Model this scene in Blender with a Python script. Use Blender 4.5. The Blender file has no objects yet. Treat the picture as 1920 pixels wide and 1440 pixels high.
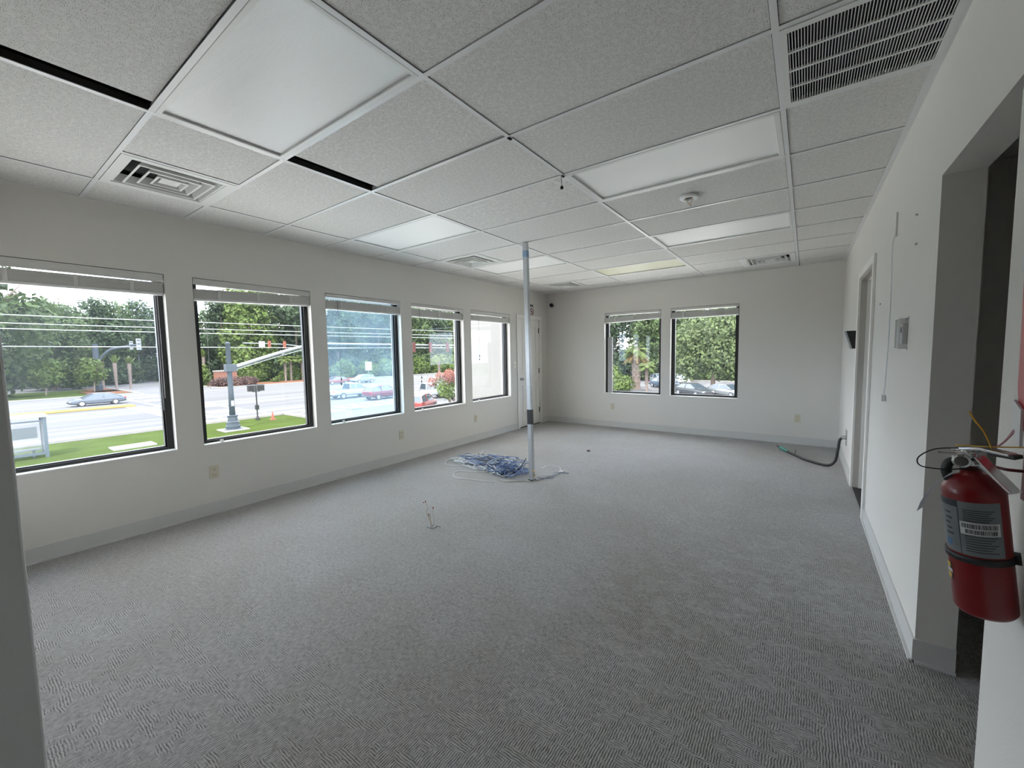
import bpy, bmesh, math, random
from mathutils import Vector, Matrix
rnd = random.Random(7)
scene = bpy.context.scene
COL = scene.collection
PI = math.pi

# ------------------------------------------------------------------ camera
cam_d = bpy.data.cameras.new('camera'); cam = bpy.data.objects.new('camera', cam_d); COL.objects.link(cam)
cam_d.sensor_fit = 'HORIZONTAL'; cam_d.sensor_width = 36.0; cam_d.lens = 764.5 / 1920 * 36.0
cam_d.clip_start = 0.03; cam_d.clip_end = 2000
def cam_matrix(loc, yaw, pitch, roll):
    y, p, r = map(math.radians, (yaw, pitch, roll))
    F = Vector((math.sin(y) * math.cos(p), math.cos(y) * math.cos(p), math.sin(p)))
    R = F.cross(Vector((0, 0, 1))).normalized(); U = R.cross(F)
    R2 = R * math.cos(r) + U * math.sin(r); U2 = -R * math.sin(r) + U * math.cos(r)
    m = Matrix((R2, U2, -F)).transposed().to_4x4(); m.translation = loc
    return m
cam.matrix_world = cam_matrix((3.785, -0.468, 1.382), -35.784, -4.255, -0.965)
scene.camera = cam

# ------------------------------------------------------------------ view, world, sun
vs = scene.view_settings
vs.view_transform = 'Standard'; vs.look = 'None'; vs.gamma = 1.0; vs.use_curve_mapping = False
vs.exposure = 2.8
scene.cycles.max_bounces = 10; scene.cycles.diffuse_bounces = 7; scene.cycles.transparent_max_bounces = 24
scene.cycles.use_denoising = True
scene.cycles.sample_clamp_indirect = 6.0
world = bpy.data.worlds.new('sky'); scene.world = world; world.use_nodes = True
def build_world():
    nt = world.node_tree; nt.nodes.clear(); N = nt.nodes.new; L = nt.links.new
    out = N('ShaderNodeOutputWorld'); bg = N('ShaderNodeBackground'); tc = N('ShaderNodeTexCoord')
    mp = N('ShaderNodeMapping'); mp.inputs['Scale'].default_value = (1, 1, 2.6)
    nz = N('ShaderNodeTexNoise'); nz.inputs['Scale'].default_value = 3.2; nz.inputs['Detail'].default_value = 6
    rp = N('ShaderNodeValToRGB'); rp.color_ramp.elements[0].position = .40; rp.color_ramp.elements[1].position = .62
    mx = N('ShaderNodeMix'); mx.data_type = 'RGBA'
    mx.inputs[6].default_value = (.60, .72, .90, 1); mx.inputs[7].default_value = (1.0, .975, .93, 1)
    L(tc.outputs['Generated'], mp.inputs[0]); L(mp.outputs[0], nz.inputs['Vector']); L(nz.outputs['Fac'], rp.inputs[0])
    L(rp.outputs[0], mx.inputs[0]); L(mx.outputs[2], bg.inputs[0]); bg.inputs[1].default_value = 1.5
    L(bg.outputs[0], out.inputs[0])
build_world()
sun_d = bpy.data.lights.new('sun', 'SUN'); sun = bpy.data.objects.new('sun', sun_d); COL.objects.link(sun)
sun_d.energy = 1.1; sun_d.angle = math.radians(1.0); sun_d.color = (1, .93, .82)
sun.rotation_euler = Vector((0.25, -0.45, 0.86)).to_track_quat('Z', 'Y').to_euler()

# ------------------------------------------------------------------ materials
def newmat(name):
    m = bpy.data.materials.new(name); m.use_nodes = True
    return m, m.node_tree, m.node_tree.nodes['Principled BSDF']
def M(name, col, rough=.6, metal=0, var=.06, scale=12, bump=0, bscale=80, spec=.5, trans=0):
    """Principled paint with slight noise variation and fine relief."""
    m, nt, p = newmat(name); N = nt.nodes.new; L = nt.links.new
    p.inputs['Roughness'].default_value = rough; p.inputs['Metallic'].default_value = metal
    p.inputs['Specular IOR Level'].default_value = spec
    tc = N('ShaderNodeTexCoord'); nz = N('ShaderNodeTexNoise'); nz.inputs['Scale'].default_value = scale; nz.inputs['Detail'].default_value = 4
    L(tc.outputs['Object'], nz.inputs['Vector'])
    mx = N('ShaderNodeMix'); mx.data_type = 'RGBA'
    mx.inputs[6].default_value = (*[max(0, c * (1 - var)) for c in col], 1)
    mx.inputs[7].default_value = (*[min(1, c * (1 + var)) for c in col], 1)
    L(nz.outputs['Fac'], mx.inputs[0]); L(mx.outputs[2], p.inputs['Base Color'])
    if bump:
        n2 = N('ShaderNodeTexNoise'); n2.inputs['Scale'].default_value = bscale; n2.inputs['Detail'].default_value = 3
        L(tc.outputs['Object'], n2.inputs['Vector'])
        b = N('ShaderNodeBump'); b.inputs['Strength'].default_value = bump; b.inputs['Distance'].default_value = .01
        L(n2.outputs['Fac'], b.inputs['Height']); L(b.outputs[0], p.inputs['Normal'])
    return m
MAT = {}
MAT['wall'] = M('wall_paint', (.68, .658, .618), .75, var=.015, scale=3, bump=.12, bscale=220)
MAT['frontwall'] = MAT['wall']
MAT['base'] = M('cove_base_vinyl', (.58, .575, .56), .45, var=.03)
MAT['tee'] = M('white_tee_metal', (.74, .74, .74), .4, var=.02)
MAT['white'] = M('white_enamel', (.74, .74, .72), .45, var=.02)
MAT['doorpaint'] = M('door_paint', (.82, .80, .76), .5, var=.02)
MAT['casing'] = M('casing_paint', (.82, .80, .76), .5, var=.02)
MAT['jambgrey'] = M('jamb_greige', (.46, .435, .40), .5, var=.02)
MAT['black'] = M('black_aluminium', (.012, .012, .013), .4, var=.1)
MAT['blackp'] = M('black_plastic', (.014, .014, .015), .5)
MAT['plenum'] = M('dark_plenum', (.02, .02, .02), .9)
MAT['blind'] = M('blind_slats', (.62, .61, .58), .55, var=.04)
MAT['ivory'] = M('ivory_plastic', (.60, .55, .43), .4, var=.02)
MAT['ivoryd'] = M('socket_slots', (.20, .17, .12), .5)
MAT['galv'] = M('galvanised_steel', (.52, .54, .56), .38, .65, var=.12, scale=30)
MAT['chrome'] = M('chrome', (.6, .6, .6), .2, 1, var=.03)
MAT['brass'] = M('brass', (.65, .45, .16), .3, 1)
MAT['red'] = M('extinguisher_red', (.17, .005, .008), .28, var=.08, scale=9)
MAT['redp'] = M('red_plastic', (.42, .01, .03), .3)
MAT['darkred'] = M('dark_red_metal', (.14, .008, .012), .4)
MAT['yellow'] = M('yellow_tie', (.65, .42, .05), .4)
MAT['tag'] = M('tag_card', (.62, .62, .68), .6, var=.08, scale=60)
MAT['labelgrey'] = M('label_silver', (.17, .19, .20), .35, .3, var=.15, scale=40)
MAT['labeldark'] = M('label_ink', (.03, .035, .04), .5)
MAT['labelblue'] = M('label_blue', (.07, .16, .30), .5, var=.3, scale=60)
MAT['paper'] = M('white_paper', (.66, .66, .66), .6, var=.02)
MAT['bcable'] = M('blue_cable', (.12, .19, .36), .45, var=.15, scale=20)
MAT['wcable'] = M('white_cable', (.68, .71, .72), .45, var=.06, scale=20)
MAT['dcable'] = M('dark_cable', (.03, .04, .06), .45)
MAT['greencap'] = M('green_fitting', (.05, .22, .17), .4)
MAT['copper'] = M('copper_wire', (.45, .2, .08), .35, .8)
MAT['beigewire'] = M('beige_wire', (.45, .38, .26), .5)
MAT['pinkwire'] = M('pink_string', (.48, .24, .26), .6)
MAT['rednut'] = M('red_wire_nut', (.28, .05, .035), .4)
MAT['screen'] = M('lcd', (.05, .06, .055), .25)
MAT['stucco'] = M('white_stucco', (.72, .70, .67), .9, var=.04, scale=5, bump=.3, bscale=60)
MAT['concrete'] = M('concrete', (.20, .19, .175), .9, var=.12, scale=3, spec=0)
MAT['brick'] = M('brick_red', (.15, .07, .052), .85, var=.2, scale=14, spec=.1)
MAT['polegrey'] = M('painted_pole', (.036, .046, .056), .5, var=.1, spec=.15)
MAT['armgrey'] = M('galvanised_arm', (.15, .165, .175), .4, .4, var=.08)
MAT['sigback'] = M('signal_housing', (.016, .016, .015), .6, spec=.15)
MAT['sigred'] = M('signal_orange', (.25, .055, .02), .5)
MAT['sigdark'] = M('signal_dark_red', (.06, .018, .015), .6, spec=.15)
MAT['siggreen'] = M('pale_grey_enamel', (.17, .185, .19), .5)
MAT['shelter'] = M('shelter_grey', (.06, .076, .086), .5, var=.08, spec=.15)
MAT['orange'] = M('cone_orange', (.20, .03, .012), .6)
MAT['tyre'] = M('tyre', (.02, .02, .022), .8)
MAT['rim'] = M('alloy_rim', (.45, .46, .48), .3, .7)
MAT['carglass'] = M('car_glass', (.03, .04, .05), .08, var=.02, spec=.8)
MAT['lamp_w'] = M('headlamp', (.6, .62, .64), .2)
MAT['lamp_r'] = M('taillamp', (.35, .02, .02), .25)
MAT['bark'] = M('bark', (.16, .12, .09), .95, var=.3, scale=6)
MAT['palmbark'] = M('palm_bark', (.13, .10, .085), .95, var=.35, scale=9)
MAT['mulch'] = M('mulch', (.10, .05, .032), .95, var=.35, scale=4, spec=0)
MAT['paint_w'] = M('road_paint', (.23, .23, .225), .8, var=.12, scale=2, spec=0)
MAT['paint_y'] = M('kerb_yellow', (.22, .155, .05), .8, var=.1, scale=2, spec=0)
MAT['lawn'] = M('lawn', (.034, .048, .012), .95, var=.35, scale=.9, bump=.5, bscale=9, spec=0)
MAT['wire'] = M('overhead_wire', (.30, .31, .32), .5)
MAT['polepatch'] = M('sticker', (.25, .25, .25), .5)

def leafmat(name, col, var=.35):
    m, nt, p = newmat(name); N = nt.nodes.new; L = nt.links.new
    p.inputs['Roughness'].default_value = .6; p.inputs['Specular IOR Level'].default_value = .2
    tc = N('ShaderNodeTexCoord'); nz = N('ShaderNodeTexNoise'); nz.inputs['Scale'].default_value = .9; nz.inputs['Detail'].default_value = 5
    L(tc.outputs['Object'], nz.inputs['Vector'])
    rp = N('ShaderNodeValToRGB'); e = rp.color_ramp.elements
    e[0].position = .32; e[1].position = .68
    e[0].color = (*[c * (1 - var) for c in col], 1); e[1].color = (col[0] * (1 + var * 1.1), col[1] * (1 + var), col[2] * (1 + var * .2), 1)
    L(nz.outputs['Fac'], rp.inputs[0]); L(rp.outputs[0], p.inputs['Base Color'])
    tr = N('ShaderNodeBsdfTranslucent'); L(rp.outputs[0], tr.inputs[0])
    ms = N('ShaderNodeMixShader'); ms.inputs[0].default_value = .3
    L(p.outputs[0], ms.inputs[1]); L(tr.outputs[0], ms.inputs[2]); L(ms.outputs[0], nt.nodes['Material Output'].inputs[0])
    return m
MAT['leaf'] = leafmat('leaf_green', (.046, .072, .026))
MAT['leafd'] = leafmat('leaf_dark', (.034, .056, .030))
MAT['leafy'] = leafmat('leaf_bright', (.068, .102, .026))
MAT['leafw'] = leafmat('leaf_pale', (.078, .106, .05))
MAT['frond'] = leafmat('palm_frond', (.08, .11, .033), .3)
MAT['dryfrond'] = leafmat('dry_frond', (.17, .12, .05), .3)
MAT['pink'] = leafmat('pink_blossom', (.19, .075, .066), .3)
MAT['purple'] = leafmat('purple_shrub', (.085, .05, .05), .3)

def carpet_mat():
    m, nt, p = newmat('grey_woven_carpet'); N = nt.nodes.new; L = nt.links.new
    p.inputs['Roughness'].default_value = .7; p.inputs['Specular IOR Level'].default_value = .35
    p.inputs['Sheen Weight'].default_value = .5; p.inputs['Sheen Roughness'].default_value = .35
    tc = N('ShaderNodeTexCoord')
    def noise(sc, s=1, det=2, rough=.5):
        mp = N('ShaderNodeMapping'); mp.inputs['Scale'].default_value = sc
        n = N('ShaderNodeTexNoise'); n.inputs['Scale'].default_value = s; n.inputs['Detail'].default_value = det; n.inputs['Roughness'].default_value = rough
        L(tc.outputs['Object'], mp.inputs[0]); L(mp.outputs[0], n.inputs['Vector']); return n.outputs['Fac']
    def ramp(x, a, b):
        r = N('ShaderNodeMapRange'); r.interpolation_type = 'SMOOTHSTEP'
        r.inputs[1].default_value = a; r.inputs[2].default_value = b; L(x, r.inputs[0]); return r.outputs[0]
    sep = N('ShaderNodeSeparateXYZ'); L(tc.outputs['Object'], sep.inputs[0])
    def math_(op, a, b, c=None):
        n = N('ShaderNodeMath'); n.operation = op
        for k, x in enumerate((a, b, c)):
            if x is None: continue
            if isinstance(x, (int, float)): n.inputs[k].default_value = x
            else: L(x, n.inputs[k])
        return n.outputs[0]
    def ribs(axis, wob, st):          # broken parallel ribs about a centimetre apart
        ph = math_('MULTIPLY_ADD', noise(wob, 1, 2), 9.0, math_('MULTIPLY', sep.outputs[axis], 2 * PI / .0088))
        w = math_('MULTIPLY_ADD', math_('SINE', ph, 0), .5, .5)
        return ramp(math_('ADD', math_('MULTIPLY', w, .38), math_('MULTIPLY', noise(st, 1, 2), .95)), .48, .80)
    ay = ribs(0, (12, 26, 1), (330, 40, 1))       # ribs running along y
    ax = ribs(1, (26, 12, 1), (40, 330, 1))       # ribs running along x
    mask = ramp(noise((7, 13, 1), 1, 2, .6), .50, .58)
    fib = noise((320, 320, 1), 1, 2)
    mx = N('ShaderNodeMix'); mx.data_type = 'FLOAT'; L(mask, mx.inputs[0]); L(ay, mx.inputs[2]); L(ax, mx.inputs[3])
    ad = N('ShaderNodeMath'); ad.operation = 'MULTIPLY_ADD'; L(fib, ad.inputs[0]); ad.inputs[1].default_value = .6; ad.inputs[2].default_value = -.3
    mot = math_('MULTIPLY_ADD', noise((38, 52, 1), 1, 3, .6), .9, -.45)
    sm = N('ShaderNodeMath'); sm.operation = 'ADD'; sm.use_clamp = True; L(math_('ADD', mx.outputs[0], mot), sm.inputs[0]); L(ad.outputs[0], sm.inputs[1])
    c = N('ShaderNodeMix'); c.data_type = 'RGBA'
    c.inputs[6].default_value = (.115, .112, .106, 1); c.inputs[7].default_value = (.40, .39, .372, 1)
    L(sm.outputs[0], c.inputs[0])
    # wear and faint brown stains
    w = ramp(noise((.9, .9, 1), 1, 4, .6), .35, .7)
    st = N('ShaderNodeMix'); st.data_type = 'RGBA'; st.blend_type = 'MULTIPLY'; st.inputs[0].default_value = 1
    wc = N('ShaderNodeMix'); wc.data_type = 'RGBA'; wc.inputs[6].default_value = (.88, .84, .79, 1); wc.inputs[7].default_value = (1.06, 1.06, 1.08, 1)
    L(w, wc.inputs[0]); L(c.outputs[2], st.inputs[6]); L(wc.outputs[2], st.inputs[7])
    L(st.outputs[2], p.inputs['Base Color'])
    b = N('ShaderNodeBump'); b.inputs['Strength'].default_value = .6; b.inputs['Distance'].default_value = .006
    L(sm.outputs[0], b.inputs['Height']); L(b.outputs[0], p.inputs['Normal'])
    return m
MAT['carpet'] = carpet_mat()

def tile_mat(name, col, pit=230, size=.11, strength=.5):
    m, nt, p = newmat(name); N = nt.nodes.new; L = nt.links.new
    p.inputs['Roughness'].default_value = .95; p.inputs['Specular IOR Level'].default_value = .15
    tc = N('ShaderNodeTexCoord')
    mp = N('ShaderNodeMapping'); mp.inputs['Scale'].default_value = (1.0, 1.5, 1)
    n = N('ShaderNodeTexNoise'); n.inputs['Scale'].default_value = pit; n.inputs['Detail'].default_value = 2
    L(tc.outputs['Object'], mp.inputs[0]); L(mp.outputs[0], n.inputs['Vector'])
    r = N('ShaderNodeMapRange'); r.inputs[1].default_value = .54; r.inputs[2].default_value = .54 + size; L(n.outputs['Fac'], r.inputs[0])
    n2 = N('ShaderNodeTexNoise'); n2.inputs['Scale'].default_value = pit * .22; n2.inputs['Detail'].default_value = 3
    L(tc.outputs['Object'], n2.inputs['Vector'])
    r2 = N('ShaderNodeMapRange'); r2.inputs[1].default_value = .38; r2.inputs[2].default_value = .52; L(n2.outputs['Fac'], r2.inputs[0])
    mu = N('ShaderNodeMath'); mu.operation = 'MULTIPLY'; L(r.outputs[0], mu.inputs[0]); L(r2.outputs[0], mu.inputs[1])
    c = N('ShaderNodeMix'); c.data_type = 'RGBA'; c.inputs[6].default_value = (*col, 1); c.inputs[7].default_value = (*[x * .32 for x in col], 1)
    L(mu.outputs[0], c.inputs[0]); L(c.outputs[2], p.inputs['Base Color'])
    b = N('ShaderNodeBump'); b.inputs['Strength'].default_value = strength; b.inputs['Distance'].default_value = .004; b.invert = True
    ad = N('ShaderNodeMath'); ad.operation = 'MULTIPLY_ADD'; ad.inputs[1].default_value = .25
    L(n.outputs['Fac'], ad.inputs[0]); L(mu.outputs[0], ad.inputs[2])
    L(ad.outputs[0], b.inputs['Height']); L(b.outputs[0], p.inputs['Normal'])
    return m
MAT['tile'] = tile_mat('ceiling_tile', (.76, .745, .72))
MAT['tilec'] = tile_mat('ceiling_tile_coarse', (.77, .755, .73), 120, .2, 1.0)

def lens_mat(name, col, rough=.22, bump=.25):
    m, nt, p = newmat(name); N = nt.nodes.new; L = nt.links.new
    p.inputs['Base Color'].default_value = (*col, 1); p.inputs['Roughness'].default_value = rough
    tc = N('ShaderNodeTexCoord')
    w1 = N('ShaderNodeTexWave'); w1.inputs['Scale'].default_value = 55; w1.bands_direction = 'X'
    w2 = N('ShaderNodeTexWave'); w2.inputs['Scale'].default_value = 55; w2.bands_direction = 'Y'
    L(tc.outputs['Object'], w1.inputs[0]); L(tc.outputs['Object'], w2.inputs[0])
    ad = N('ShaderNodeMath'); L(w1.outputs['Fac'], ad.inputs[0]); L(w2.outputs['Fac'], ad.inputs[1])
    b = N('ShaderNodeBump'); b.inputs['Strength'].default_value = bump; b.inputs['Distance'].default_value = .003
    L(ad.outputs[0], b.inputs['Height']); L(b.outputs[0], p.inputs['Normal'])
    return m
MAT['lens'] = lens_mat('prismatic_lens', (.88, .88, .88))
MAT['lensy'] = lens_mat('yellowed_lens', (.84, .83, .62))
MAT['lensf'] = lens_mat('flat_lens', (.90, .895, .88), .5, .1)

def glass_mat(name, tint, refl=.06, haze=0, hazecol=(.8, .9, 1)):
    m, nt, p = newmat(name); N = nt.nodes.new; L = nt.links.new
    nt.nodes.remove(p); out = nt.nodes['Material Output']
    t = N('ShaderNodeBsdfTransparent'); t.inputs[0].default_value = (*tint, 1)
    g = N('ShaderNodeBsdfGlossy'); g.inputs['Roughness'].default_value = .02; g.inputs[0].default_value = (.9, .95, 1, 1)
    lw = N('ShaderNodeLayerWeight'); lw.inputs['Blend'].default_value = .5
    pw = N('ShaderNodeMath'); pw.operation = 'POWER'; L(lw.outputs['Facing'], pw.inputs[0]); pw.inputs[1].default_value = 4
    fr = N('ShaderNodeMath'); fr.operation = 'MULTIPLY_ADD'; L(pw.outputs[0], fr.inputs[0]); fr.inputs[1].default_value = .5; fr.inputs[2].default_value = .02
    ms = N('ShaderNodeMixShader'); L(fr.outputs[0], ms.inputs[0]); L(t.outputs[0], ms.inputs[1]); L(g.outputs[0], ms.inputs[2])
    last = ms
    if haze:
        d = N('ShaderNodeBsdfTranslucent'); d.inputs[0].default_value = (*hazecol, 1)
        tc = N('ShaderNodeTexCoord'); nz = N('ShaderNodeTexNoise'); nz.inputs['Scale'].default_value = 2.5; nz.inputs['Detail'].default_value = 5
        L(tc.outputs['Object'], nz.inputs['Vector'])
        r = N('ShaderNodeMapRange'); r.inputs[1].default_value = .3; r.inputs[2].default_value = .7; r.inputs[3].default_value = haze * .6; r.inputs[4].default_value = haze * 1.3
        L(nz.outputs['Fac'], r.inputs[0])
        m2 = N('ShaderNodeMixShader'); L(r.outputs[0], m2.inputs[0]); L(ms.outputs[0], m2.inputs[1]); L(d.outputs[0], m2.inputs[2]); last = m2
    L(last.outputs[0], out.inputs[0])
    return m
MAT['glass'] = glass_mat('window_glass', (.985, .99, .985), haze=.003)
MAT['glasshazy'] = glass_mat('glare_veil_glass', (.97, .985, 1.0), haze=.008, hazecol=(.8, .9, 1))  # bluish-white reflection glare put into the pane as haze
MAT['glassblue'] = glass_mat('hazy_blue_glass', (.86, .95, 1.0), haze=.042, hazecol=(.62, .82, 1))
MAT['clear'] = glass_mat('clear_plastic', (.88, .88, .88), haze=.12, hazecol=(.9, .9, .9))

def road_mat():
    m, nt, p = newmat('asphalt'); N = nt.nodes.new; L = nt.links.new
    p.inputs['Specular IOR Level'].default_value = 0
    p.inputs['Roughness'].default_value = .9
    tc = N('ShaderNodeTexCoord'); mp = N('ShaderNodeMapping'); mp.inputs['Scale'].default_value = (1.1, .05, 1)
    n = N('ShaderNodeTexNoise'); n.inputs['Scale'].default_value = .5; n.inputs['Detail'].default_value = 5
    L(tc.outputs['Object'], mp.inputs[0]); L(mp.outputs[0], n.inputs['Vector'])
    r = N('ShaderNodeValToRGB'); r.color_ramp.elements[0].position = .35; r.color_ramp.elements[1].position = .65
    r.color_ramp.elements[0].color = (.078, .078, .082, 1); r.color_ramp.elements[1].color = (.112, .111, .114, 1)
    L(n.outputs['Fac'], r.inputs[0]); L(r.outputs[0], p.inputs['Base Color'])
    return m
MAT['road'] = road_mat()

# ------------------------------------------------------------------ mesh helpers
def box(bm, x0, x1, y0, y1, z0, z1):
    v = [bm.verts.new(p) for p in ((x0, y0, z0), (x1, y0, z0), (x1, y1, z0), (x0, y1, z0), (x0, y0, z1), (x1, y0, z1), (x1, y1, z1), (x0, y1, z1))]
    for f in ((3, 2, 1, 0), (4, 5, 6, 7), (0, 1, 5, 4), (1, 2, 6, 5), (2, 3, 7, 6), (3, 0, 4, 7)):
        bm.faces.new([v[i] for i in f])
    return v
def obj(name, bm, mat, parent=None, loc=None, smooth=False, bevel=0, kind=None, label=None):
    me = bpy.data.meshes.new(name)
    bmesh.ops.recalc_face_normals(bm, faces=bm.faces[:])
    bm.to_mesh(me); bm.free()
    if smooth:
        for f in me.polygons: f.use_smooth = True
    me.materials.append(MAT[mat] if isinstance(mat, str) else mat)
    o = bpy.data.objects.new(name, me); COL.objects.link(o)
    if parent: o.parent = parent
    if loc: o.location = loc
    if bevel:
        b = o.modifiers.new('bevel', 'BEVEL'); b.width = bevel; b.segments = 2; b.limit_method = 'ANGLE'
    if kind: o['kind'] = kind
    if label: o['label'] = label
    return o
def BX(*boxes):
    bm = bmesh.new()
    for b in boxes: box(bm, *b)
    return bm
def tag(o, label, cat, group=None):
    o['label'] = label; o['category'] = cat
    if group: o['group'] = group
    return o
def thing(name, label, cat, loc=(0, 0, 0), rz=0, group=None):
    o = bpy.data.objects.new(name, None); COL.objects.link(o); o.empty_display_size = .1
    o.location = loc; o.rotation_euler = (0, 0, rz)
    return tag(o, label, cat, group)
def struct(name, loc=(0, 0, 0)):
    o = bpy.data.objects.new(name, None); COL.objects.link(o); o.location = loc; o['kind'] = 'structure'; o.empty_display_size = .1
    return o
def share(o, name, parent, loc=(0, 0, 0), rot=None, scale=None):
    c = bpy.data.objects.new(name, o.data); COL.objects.link(c); c.parent = parent; c.location = loc
    if rot: c.rotation_euler = rot
    if scale: c.scale = scale
    return c
def copy_tree(o, parent=None):
    c = o.copy(); COL.objects.link(c); c.parent = parent
    for ch in list(o.children): copy_tree(ch, c)
    return c
def tube(bm, pts, r, n=6, close=False, cap=True):
    pts = [Vector(p) for p in pts]; rings = []
    rr = r if hasattr(r, '__len__') else [r] * len(pts)
    up = Vector((0, 0, 1)); prev = None
    for i, p in enumerate(pts):
        a = pts[(i - 1) % len(pts)] if (close or i > 0) else p
        b = pts[(i + 1) % len(pts)] if (close or i < len(pts) - 1) else p
        t = (b - a)
        if t.length < 1e-9: t = Vector((0, 0, 1))
        t.normalize()
        if prev is None:
            u = t.cross(up) if abs(t.z) < .95 else t.cross(Vector((1, 0, 0)))
        else:
            u = prev - t * prev.dot(t)
            if u.length < 1e-6: u = t.cross(Vector((1, 0, .3)))
        u.normalize(); prev = u; w = t.cross(u)
        rings.append([bm.verts.new(p + (u * math.cos(2 * PI * k / n) + w * math.sin(2 * PI * k / n)) * rr[i]) for k in range(n)])
    m = len(rings)
    for i in range(m if close else m - 1):
        A, B = rings[i], rings[(i + 1) % m]
        for k in range(n): bm.faces.new((A[k], A[(k + 1) % n], B[(k + 1) % n], B[k]))
    if cap and not close:
        bm.faces.new(rings[0][::-1]); bm.faces.new(rings[-1])
def TUBE(pts, r, n=6, close=False):
    bm = bmesh.new(); tube(bm, pts, r, n, close); return bm
def lathe(bm, prof, n=24, c=(0, 0, 0), axis='Z', cap=True):
    rings = []
    for r, z in prof:
        ring = []
        for k in range(n):
            a = 2 * PI * k / n; p = (r * math.cos(a), r * math.sin(a), z)
            if axis == 'X': p = (p[2], p[0], p[1])
            if axis == 'Y': p = (p[0], p[2], p[1])
            ring.append(bm.verts.new((p[0] + c[0], p[1] + c[1], p[2] + c[2])))
        rings.append(ring)
    for A, B in zip(rings, rings[1:]):
        for k in range(n): bm.faces.new((A[k], A[(k + 1) % n], B[(k + 1) % n], B[k]))
    if cap: bm.faces.new(rings[0][::-1]); bm.faces.new(rings[-1])
def LATHE(prof, n=24, c=(0, 0, 0), axis='Z', cap=True):
    bm = bmesh.new(); lathe(bm, prof, n, c, axis, cap); return bm
def prism(bm, poly, y0, y1, f):
    """poly of 2D points extruded between two depths; f maps (a, b, depth) to xyz"""
    A = [bm.verts.new(f(a, b, y0)) for a, b in poly]; B = [bm.verts.new(f(a, b, y1)) for a, b in poly]
    bm.faces.new(A[::-1]); bm.faces.new(B)
    for i in range(len(poly)):
        j = (i + 1) % len(poly); bm.faces.new((A[i], A[j], B[j], B[i]))
def spline(ctrl, n=8):
    P = [Vector(p) for p in ctrl]; out = []
    for i in range(len(P) - 1):
        p0 = P[max(i - 1, 0)]; p1 = P[i]; p2 = P[i + 1]; p3 = P[min(i + 2, len(P) - 1)]
        for k in range(n):
            t = k / n
            out.append(.5 * ((2 * p1) + (p2 - p0) * t + (2 * p0 - 5 * p1 + 4 * p2 - p3) * t * t + (3 * p1 - p0 - 3 * p2 + p3) * t ** 3))
    out.append(P[-1]); return out

# ------------------------------------------------------------------ room shell
XL, YB, ZC, YF = -0.479, 6.697, 2.555, -0.4205
def xr(y): return 4.22 - 0.005 * y
def shear(bm):
    for v in bm.verts: v.co.x += -0.005 * v.co.y
    return bm
XR0 = 4.22
WT = .21                                        # outer wall thickness
WZ0, WZ1 = .615, 2.075
LW = [(-.395, .625), (.813, 1.835), (2.0, 3.016), (3.193, 4.206), (4.375, 5.41)]
BW = [(.745, 1.768), (1.925, 2.937)]
BZ1 = 2.093
D1 = (5.672, 6.392, 2.03)                        # door to outside, left wall
OP = (1.185, 1.935, 2.07)                        # cased-off opening, right wall
D2 = (3.80, 4.72, 2.04)                          # door, right wall

def wall_pieces(a0, a1, z1, holes, f):
    """holes: (lo, hi, zlo, zhi); returns boxes through f(a0,a1,z0,z1)"""
    out = []; cur = a0
    for lo, hi, zl, zh in sorted(holes):
        out.append(f(cur, lo, 0, z1))
        if zl > 0: out.append(f(lo, hi, 0, zl))
        out.append(f(lo, hi, zh, z1)); cur = hi
    out.append(f(cur, a1, 0, z1)); return out
TOP = 2.95
o = obj('wall_left', BX(*wall_pieces(-.60, YB + WT, TOP, [(a, b, WZ0, WZ1) for a, b in LW] + [(D1[0], D1[1], 0, D1[2])],
        lambda a, b, z0, z1: (XL - WT, XL, a, b, z0, z1))), 'wall', kind='structure')
o = obj('wall_back', BX(*wall_pieces(XL, 4.5, TOP, [(a, b, WZ0, BZ1) for a, b in BW],
        lambda a, b, z0, z1: (a, b, YB, YB + WT, z0, z1))), 'wall', kind='structure')
bm = BX(*wall_pieces(-2.4, YB, TOP, [(OP[0], OP[1], 0, OP[2]), (D2[0], D2[1], 0, D2[2])],
        lambda a, b, z0, z1: (XR0, XR0 + .125, a, b, z0, z1)))
obj('wall_right', shear(bm), 'wall', kind='structure')
obj('wall_front', BX((XL, 2.885, -.60, YF, 0, TOP), (2.885, 4.30, -.60, YF, 2.16, TOP)), 'wall', kind='structure')
MAT['trimbright'] = M('brightened_jamb_trim', (.84, .85, .85), .5, var=.02)
obj('trim_brightener_1', BX((2.885, 2.90, -.605, YF, 0, 2.16)), 'trimbright', kind='structure', bevel=.003)  # added over the wall end, whiter than the wall to brighten the near jamb
# hall behind the viewpoint and the small unlit room on the right
obj('wall_hall', BX((1.9, 2.0, -2.4, -.60, 0, TOP), (1.9, 4.36, -2.5, -2.4, 0, TOP)), 'wall', kind='structure')
obj('wall_side_room', BX((4.345, 6.0, 3.0, 3.1, 0, TOP), (4.345, 6.0, .1, .2, 0, TOP), (5.6, 5.7, .2, 3.0, 0, TOP),
                         (4.9, 5.05, .2, 3.0, 2.02, TOP)), 'wall', kind='structure')
obj('ceiling_side_room', BX((4.345, 5.7, .1, 3.1, 2.40, 2.44)), 'tile', kind='structure')
obj('ceiling_hall', BX((1.9, 4.36, -2.5, -.60, 2.5, 2.54)), 'tile', kind='structure')
obj('floor', BX((XL - .02, 6.2, -2.5, YB + .02, -.12, 0)), 'carpet', kind='structure')
# deep recess behind right-wall door
obj('wall_recess', shear(BX((XR0 + .125, XR0 + .16, D2[0] - .2, D2[1] + .2, 0, 2.3))), 'jambgrey', kind='structure')

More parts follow.
